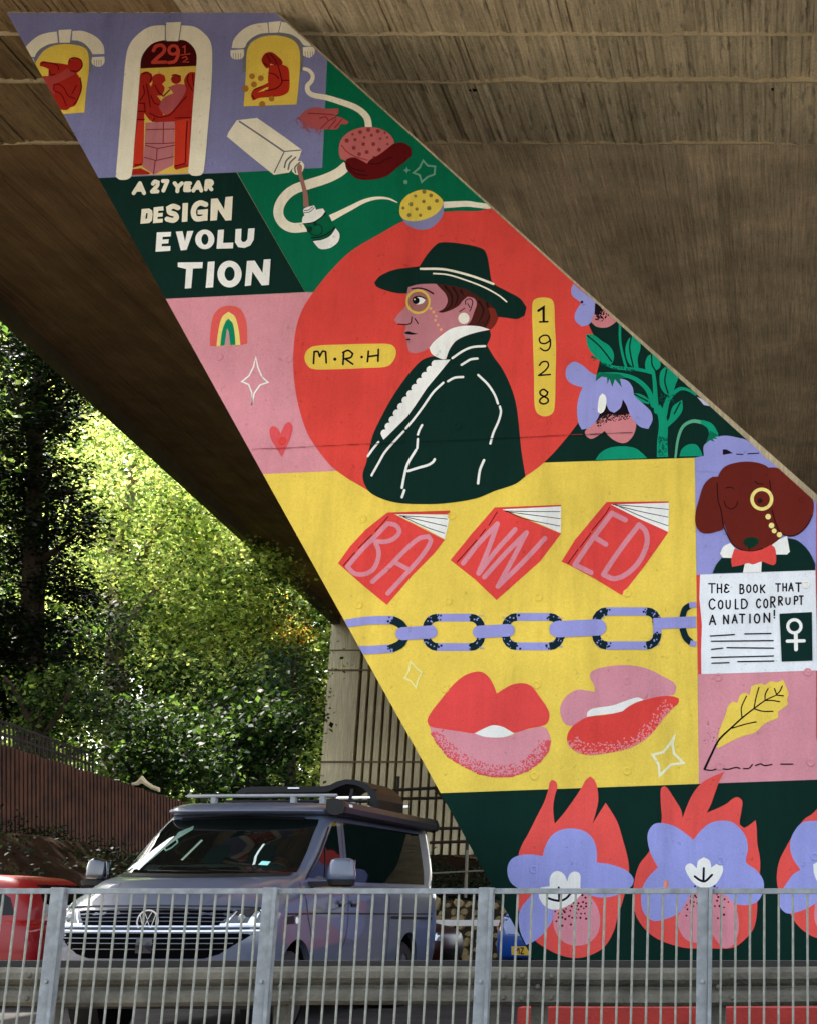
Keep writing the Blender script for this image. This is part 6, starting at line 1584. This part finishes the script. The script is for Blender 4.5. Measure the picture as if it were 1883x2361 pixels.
# awning box along the right roof edge
aw = empty('roof_awning', (0, 0, 0)); aw.parent = van
M_AWN = plain('awning_charcoal', (26, 29, 36), rough=0.45, metal=0.1, var=0.1)
prof = [(0.0, 0.0), (0.03, -0.035), (0.10, -0.05), (0.155, -0.03), (0.165, 0.02), (0.14, 0.075), (0.06, 0.095), (0.0, 0.085)]
m = MB(); n = len(prof); ya_, yb_ = 1.90, 4.98
def aprof(y, z0): return [(0.80+px_, y, z0+pz_) for px_, pz_ in prof]
m.add(aprof(ya_, 1.945) + aprof(yb_, 1.915), [(k, (k+1) % n, n+(k+1) % n, n+k) for k in range(n)] + [tuple(range(n))[::-1], tuple(range(n, 2*n))])
o = m.build('awning_case', M_AWN, aw)
for y0_, y1_, z0_ in ((ya_-0.07, ya_-0.003, 1.945), (yb_+0.003, yb_+0.06, 1.915)):
    m = MB(); pr = [(0.80+0.08+(px_-0.08)*1.12, y0_, z0_+0.02+(pz_-0.02)*1.12) for px_, pz_ in prof]
    m.add(pr + [(p_[0], y1_, p_[2]) for p_ in pr], [(k, (k+1) % n, n+(k+1) % n, n+k) for k in range(n)] + [tuple(range(n))[::-1], tuple(range(n, 2*n))]); m.build('end_cap', M_TRIM, aw)
m = MB(); m.add([(0.80+0.158, 2.0, 1.972), (0.80+0.158, 2.1, 1.972), (0.80+0.152, 2.1, 1.998), (0.80+0.152, 2.0, 1.998)], [(0,1,2,3)]); o = m.build('awning_label', plain('label_white', (220, 222, 224), rough=0.5), aw); o.location.x = 0.006
for y in (2.1, 3.4, 4.7):
    m = MB(); m.box(0.70, 0.79, y-0.03, y+0.03, 1.93, 2.0); m.build('awning_bracket', M_TRIM, aw)
# roof bars
for y in (2.25, 3.15, 4.35):
    m = MB(); m.tube([(-0.80, y, 2.10), (0.74, y, 2.10)], 0.018, 8); rb = m.build('roof_bar', plain('bar_alloy', (150, 152, 152), rough=0.4, metal=0.6) if y < 3 else M_TRIM, van)
    for x in (-0.52, 0.30, 0.60):
        m = MB(); m.box(x-0.025, x+0.025, y-0.03, y+0.03, 2.01, 2.09); m.build('bar_foot', M_GALV, rb)
# black surf-like carrier on the bars
cr = empty('roof_carrier', (0, 0, 0)); tag(cr, 'black curved carrier strapped across the roof bars of the grey van', 'roof carrier')
cr.location = (VX - 0.08, VY, 0.05); cr.rotation_euler = van.rotation_euler
m = MB(); top = [(-0.56,2.20),(-0.50,2.245),(-0.38,2.262),(0.0,2.262),(0.40,2.262),(0.47,2.275),(0.54,2.31),(0.64,2.335),(0.76,2.325),(0.88,2.28),(0.97,2.20),(1.0,2.12),(1.0,2.03)]
bot = [(-0.50,2.19),(-0.46,2.195),(-0.38,2.198),(0.0,2.198),(0.40,2.198),(0.46,2.205),(0.55,2.25),(0.65,2.285),(0.75,2.275),(0.84,2.235),(0.91,2.17),(0.935,2.10),(0.935,2.03)]
nn_ = len(top)
for y in (3.3, 4.2): m.v += [(x-0.12, y, z) for x, z in top] + [(x-0.12, y, z) for x, z in bot]
for k in range(nn_-1):
    m.f += [(k, k+1, nn_+k+1, nn_+k), (2*nn_+k, 3*nn_+k, 3*nn_+k+1, 2*nn_+k+1), (k, 2*nn_+k, 2*nn_+k+1, k+1), (nn_+k, nn_+k+1, 3*nn_+k+1, 3*nn_+k)]
m.f += [(0, nn_, 3*nn_, 2*nn_), (nn_-1, 3*nn_-1, 4*nn_-1, 2*nn_-1)]; m.m = [0]*len(m.f)
m.build('shell', plain('carrier_black', (12, 13, 16), rough=0.55, spec=0.25, var=0.1), cr)
for x in (0.56, 0.80):
    m = MB(); m.beam((x, 3.35, 2.05), (x+0.03, 3.35, 2.235), 0.035, 0.05); m.build('strut', M_TRIM, cr)
m = MB(); m.box(0.42, 0.84, 3.33, 3.37, 2.135, 2.155); m.build('cross_rod', M_CHROME, cr)
m = MB(); m.box(0.36, 0.84, 4.5, 4.56, 2.105, 2.13); m.build('cross_rod', M_CHROME, cr)
m = MB(); m.box(-0.10, 0.02, 3.28, 3.299, 2.236, 2.25); m.build('reflective_patch', plain('patch', (230, 232, 232), rough=0.4), cr)

# ---- hatchback builder for the smaller cars
def hatch(name, label, loc, rz, rgb, plate=None, coat=1.0, pz=0.0):
    root = empty(name, loc, rz); tag(root, label, 'car')
    P = plain(name + '_paint', rgb, rough=0.42, spec=0.3, coat=coat, var=0.03)
    Ln = 4.1
    rings = [superring(0.25, Ln-0.2, 0.76, 0.24, bow=0.15), superring(0.05, Ln-0.03, 0.85, 0.36, bow=0.22), superring(0.0, Ln, 0.875, 0.52, bow=0.25, n=4.5), superring(0.04, Ln, 0.875, 0.68, bow=0.25, n=4.5),
             superring(0.16, Ln-0.04, 0.86, lambda y: 0.76 + 0.12*ss(0.2, 1.6, y), bow=0.25, n=4.5), superring(0.45, Ln-0.08, 0.83, lambda y: 0.82 + 0.10*ss(0.3, 1.6, y), bow=0.2, n=4.5),
             superring(1.05, Ln-0.10, 0.80, lambda y: 0.95, bow=0.15, n=5), superring(1.35, Ln-0.12, 0.76, 1.10, bow=0.12, n=5), superring(1.70, Ln-0.24, 0.68, 1.30, bow=0.1, n=5.5),
             superring(1.95, Ln-0.42, 0.60, 1.40, bow=0.08, n=5), superring(2.2, Ln-0.85, 0.45, 1.435, n=4.5), superring(2.6, Ln-1.2, 0.2, 1.445, n=4)]
    mb_ = loft(densify(rings, 3)); bv = bvh_of(mb_)
    bo = mb_.build('body', P, root, smooth=True); cut_arches(bo, (0.78, 3.3), 0.31, 0.355, 0.87)
    bo.data.materials.clear(); bo.data.materials.append(P)
    for p_ in bo.data.polygons: p_.use_smooth = True
    md = bo.modifiers.new('es', 'EDGE_SPLIT'); md.split_angle = math.radians(38)
    def pn(nm, pts, ax, off, mt): return panel(bv, pts, ax, off).build(nm, mt, root, smooth=True)
    pn('windscreen', [(-0.70,0.99),(0.70,0.99),(0.56,1.34),(-0.56,1.34)], 'F', 0.005, M_GLASS)
    pn('rear_window', [(-0.62,1.02),(0.62,1.02),(0.52,1.32),(-0.52,1.32)], 'B', 0.005, M_GLASS)
    for sd in ('R', 'L'):
        pn('front_window', [(1.40,0.98),(2.30,0.98),(2.28,1.34),(1.98,1.34),(1.70,1.22)], sd, 0.005, M_GLASS)
        pn('back_window', [(2.36,0.98),(3.76,1.0),(3.66,1.18),(3.40,1.32),(2.34,1.35)], sd, 0.005, M_GLASS)
        panel(bv, strip([(2.33,0.95),(2.33,0.6),(2.30,0.32)], 0.012), sd, 0.003).build('door_seam', M_SEAM, root)
        panel(bv, strip([(1.38,0.95),(1.36,0.7),(1.25,0.32)], 0.012), sd, 0.003).build('door_seam', M_SEAM, root)
    for s in (-1, 1):
        for y in (0.78, 3.3): wheel(root, s*0.75, y, 0.30, 0.19, s)
        rg = [[Vector((s*0.96 + a*0.10*math.cos(t), 1.50 + a*0.06*math.sin(t), 1.0+zz)) for t in [2*math.pi*j/16 for j in range(16)]] for a, zz in ((0.6,-0.06),(1,-0.04),(1,0.03),(0.6,0.06))]
        mi = loft(densify(rg, 2)).build('mirror', P, root, smooth=True)
        m = MB(); m.beam((s*0.80,1.5,0.96), (s*0.93,1.5,0.97), 0.05, 0.04); m.build('mirror_arm', M_TRIM, mi)
        pn('headlight', [(s*0.55,0.60),(s*0.82,0.62),(s*0.84,0.74),(s*0.60,0.72)], 'F', 0.006, plain('lamp_clear', (200, 204, 206), rough=0.1, metal=0.5))
        pn('tail_light', [(s*0.66,0.72),(s*0.86,0.72),(s*0.82,0.92),(s*0.68,0.92)], 'B', 0.006, plain('lamp_red', (130, 12, 14), rough=0.15, coat=1.0))
    pn('lower_grille', [(-0.5,0.36),(0.5,0.36),(0.55,0.50),(-0.55,0.50)], 'F', 0.005, M_TRIM)
    pn('rear_bumper_trim', [(-0.6,0.30),(0.6,0.30),(0.62,0.38),(-0.62,0.38)], 'B', 0.005, M_TRIM)
    m = MB(); m.box(-0.7, 0.7, 0.3, Ln-0.25, 0.17, 0.45); m.build('underbody', M_TRIM, root)
    if plate:
        pl = pn('number_plate', [(plate-0.26,0.50+pz),(plate+0.26,0.50+pz),(plate+0.26,0.615+pz),(plate-0.26,0.615+pz)], 'B', 0.006, plain('plate_yellow', (222, 180, 60), rough=0.5, var=0.03))
        ink = []
        # the two characters that can be read on the plate
        x0 = plate + 0.20
        for st in ([(0,0),(0,1)], [(0,1),(.5,.5)], [(.5,.5),(1,1)], [(1,1),(1,0)]): ink.append([(x0 - a*0.075, 0.52+pz+b*0.075) for a, b in st])
        x0 -= 0.10
        for st in ([(0,1),(1,1)], [(1,1),(0,0)], [(0,0),(1,0)]): ink.append([(x0 - a*0.055, 0.52+pz+b*0.075) for a, b in st])
        for s_ in ink: panel(bv, strip(s_, 0.016), 'B', 0.009).build('plate_character', M_TRIM, pl)
    return root
# red car at the left, side on behind the railing
hatch('red_car', 'bright red hatchback at the left edge behind the railing post', (-12.1, 17.9, -0.03), math.radians(-90), (126, 3, 10), coat=0.25)
# blue car, rear towards us, half hidden by the foot of the mural
bc = at_y(1190, 2190, 24.0)
hatch('blue_car', 'blue hatchback with yellow rear plate beside the foot of the mural', (-1.2, 24.77, 0), math.radians(150), (8, 66, 150), plate=0.22, pz=-0.09)
# maroon car tucked behind the van
mc = at_y(1030, 2170, 21.5)
hatch('maroon_car', 'dark maroon hatchback mostly hidden behind the rear of the grey van', (mc.x + 0.15, 21.6, 0), math.radians(88), (52, 4, 9), coat=0.1)

# ------------------------------------------------------------------ W-beam crash barrier
BY = 10.85
cb = empty('crash_barrier', (-3, BY, 0)); tag(cb, 'weathered steel crash barrier running behind the galvanised railing', 'crash barrier')
zt = at_y(900, 2231, BY).z; zbm = at_y(900, 2318, BY).z; hB = zt - zbm
prof = [(0.03, 1.0), (-0.02, 0.97), (-0.055, 0.88), (-0.055, 0.72), (-0.02, 0.60), (0.02, 0.52), (0.02, 0.46), (-0.02, 0.38), (-0.055, 0.28), (-0.055, 0.12), (-0.02, 0.03), (0.03, 0.0)]
segs = [(-9.0, -3.46, 0.0), (-3.50, -0.62, 0.004), (-0.66, 3.2, 0.0)]
for x0_, x1_, dy in segs:
    m = MB(); K = 40
    for k in range(K+1):
        x = x0_ + (x1_-x0_)*k/K
        for (py, pz) in prof: m.v.append((x+3, py - dy + 0.004*math.sin(x*3.1), zbm + pz*hB + 0.006*math.sin(x*1.7)))
    n = len(prof)
    for k in range(K):
        for j in range(n-1): m.f.append((k*n+j, (k+1)*n+j, (k+1)*n+j+1, k*n+j+1)); m.m.append(0)
    o = m.build('beam', M_GALV_DIRTY, cb, smooth=False); sd_ = o.modifiers.new('s', 'SOLIDIFY'); sd_.thickness = 0.004
z2 = at_y(900, 2214, BY+0.2).z
m = MB(); m.box(-6.0, 6.2, 0.10, 0.20, z2-0.11, z2); m.build('back_rail', plain('back_rail_dark', (40, 38, 34), rough=0.8), cb)
pm = MB(); pm.box(-0.05, 0.05, 0.035, 0.16, 0, zt-0.02); pp0 = pm.build('post', M_GALV_DIRTY, cb, loc=(-6+3-0.4, 0, 0))
bolt = MB(); bolt.lathe([(0.0, 0.016), (0.012, 0.014), (0.018, 0.0)], (0, 0, 0), (0, -1, 0), 8); b0 = None
for u in (650, 1240, 1655, 1130, 110):
    p_ = at_y(u, 2270, BY); copy_part(pp0, cb, (p_.x+3, 0, 0))
    for dx, dz in ((0.0, 0.5), (0.10, 0.78), (0.10, 0.22), (-0.10, 0.8), (-0.1, 0.2)):
        if b0 is None: b0 = bolt.build('bolt', M_GALV_DIRTY, cb); o = b0
        else: o = copy_part(b0, cb)
        o.location = (p_.x + 3 + dx, -0.03 if dz == 0.5 else -0.062, zbm + dz*hB)

# ------------------------------------------------------------------ pedestrian railing
GY = 10.3
gr = empty('pedestrian_railing', (-3, GY, 0)); tag(gr, 'galvanised pedestrian railing with thin vertical bars across the bottom', 'railing')
zT = at_y(900, 2046, GY).z
pu = [-352, 136, 622, 1113, 1622, 2110]
pxs = [at_y(u, 2050, GY).x for u in pu]
step_ = (pxs[4]-pxs[1])/3
pxs = [pxs[1] - step_, pxs[1], pxs[1]+step_*0.985, pxs[1]+2*step_*0.992, pxs[4], pxs[4]+step_]
pw = 0.085
pm = MB(); pm.box(-pw/2, pw/2-0.012, -0.02, 0.02, -0.02, zT); pm.box(pw/2-0.010, pw/2+0.014, -0.045, 0.03, -0.02, zT-0.002)
post0 = None
bt = MB(); bt.lathe([(0.0, 0.02), (0.012, 0.018), (0.014, 0.0)], (0, -0.02, 0), (0, -1, 0), 10); bt0 = None
for x in pxs:
    if post0 is None: post0 = pm.build('post', M_GALV, gr); bevel(post0, 0.003, 2); o = post0
    else: o = copy_part(post0, gr)
    o.location = (x+3, 0, 0)
    if bt0 is None: bt0 = bt.build('bolt', M_GALV, gr); o = bt0
    else: o = copy_part(bt0, gr)
    o.location = (x+3-0.002, 0, at_y(900, 2263, GY).z)
bar0 = None; rail0 = None
for i in range(len(pxs)-1):
    xa, xb = pxs[i]+pw/2+0.014, pxs[i+1]-pw/2
    for z in (zT-0.042, 0.07):
        m = MB(); m.box(xa+3-0.004, xb+3+0.004, -0.012, 0.012, z, z+0.036); o = m.build('rail', M_GALV, gr); bevel(o, 0.003, 1)
    nb_ = 14
    for k in range(nb_):
        x = xa + (xb-xa)*(k+0.62)/nb_
        if bar0 is None:
            bm_ = MB(); bm_.tube([(0, 0, 0.09), (0, 0, zT-0.03)], 0.0078, 8, cap=False); bar0 = bm_.build('bar', plain('bar_steel', (134, 134, 122), rough=0.6, metal=0.2, var=0.3, scale=20), gr, smooth=True); o = bar0
        else: o = copy_part(bar0, gr)
        o.location = (x+3, 0, 0); o.rotation_euler = (0, rng.uniform(-0.004, 0.004), rng.random()*3)
m = MB(); p_ = at_y(1534, 2045, GY); m.tube([(0, 0, 0), (0.002, 0, 0.047)], 0.016, 10); o = m.build('copper_stub', plain('copper', (176, 110, 92), rough=0.35, metal=0.6)); o.location = (p_.x, GY, zT-0.004)
tag(o, 'short copper pipe stub standing on top of the galvanised railing', 'pipe stub')
print('LEAVES', TOTAL, 'ZS', ZS, 'FY', FY, 'edge', eA, eB, oA, 'zT', zT)
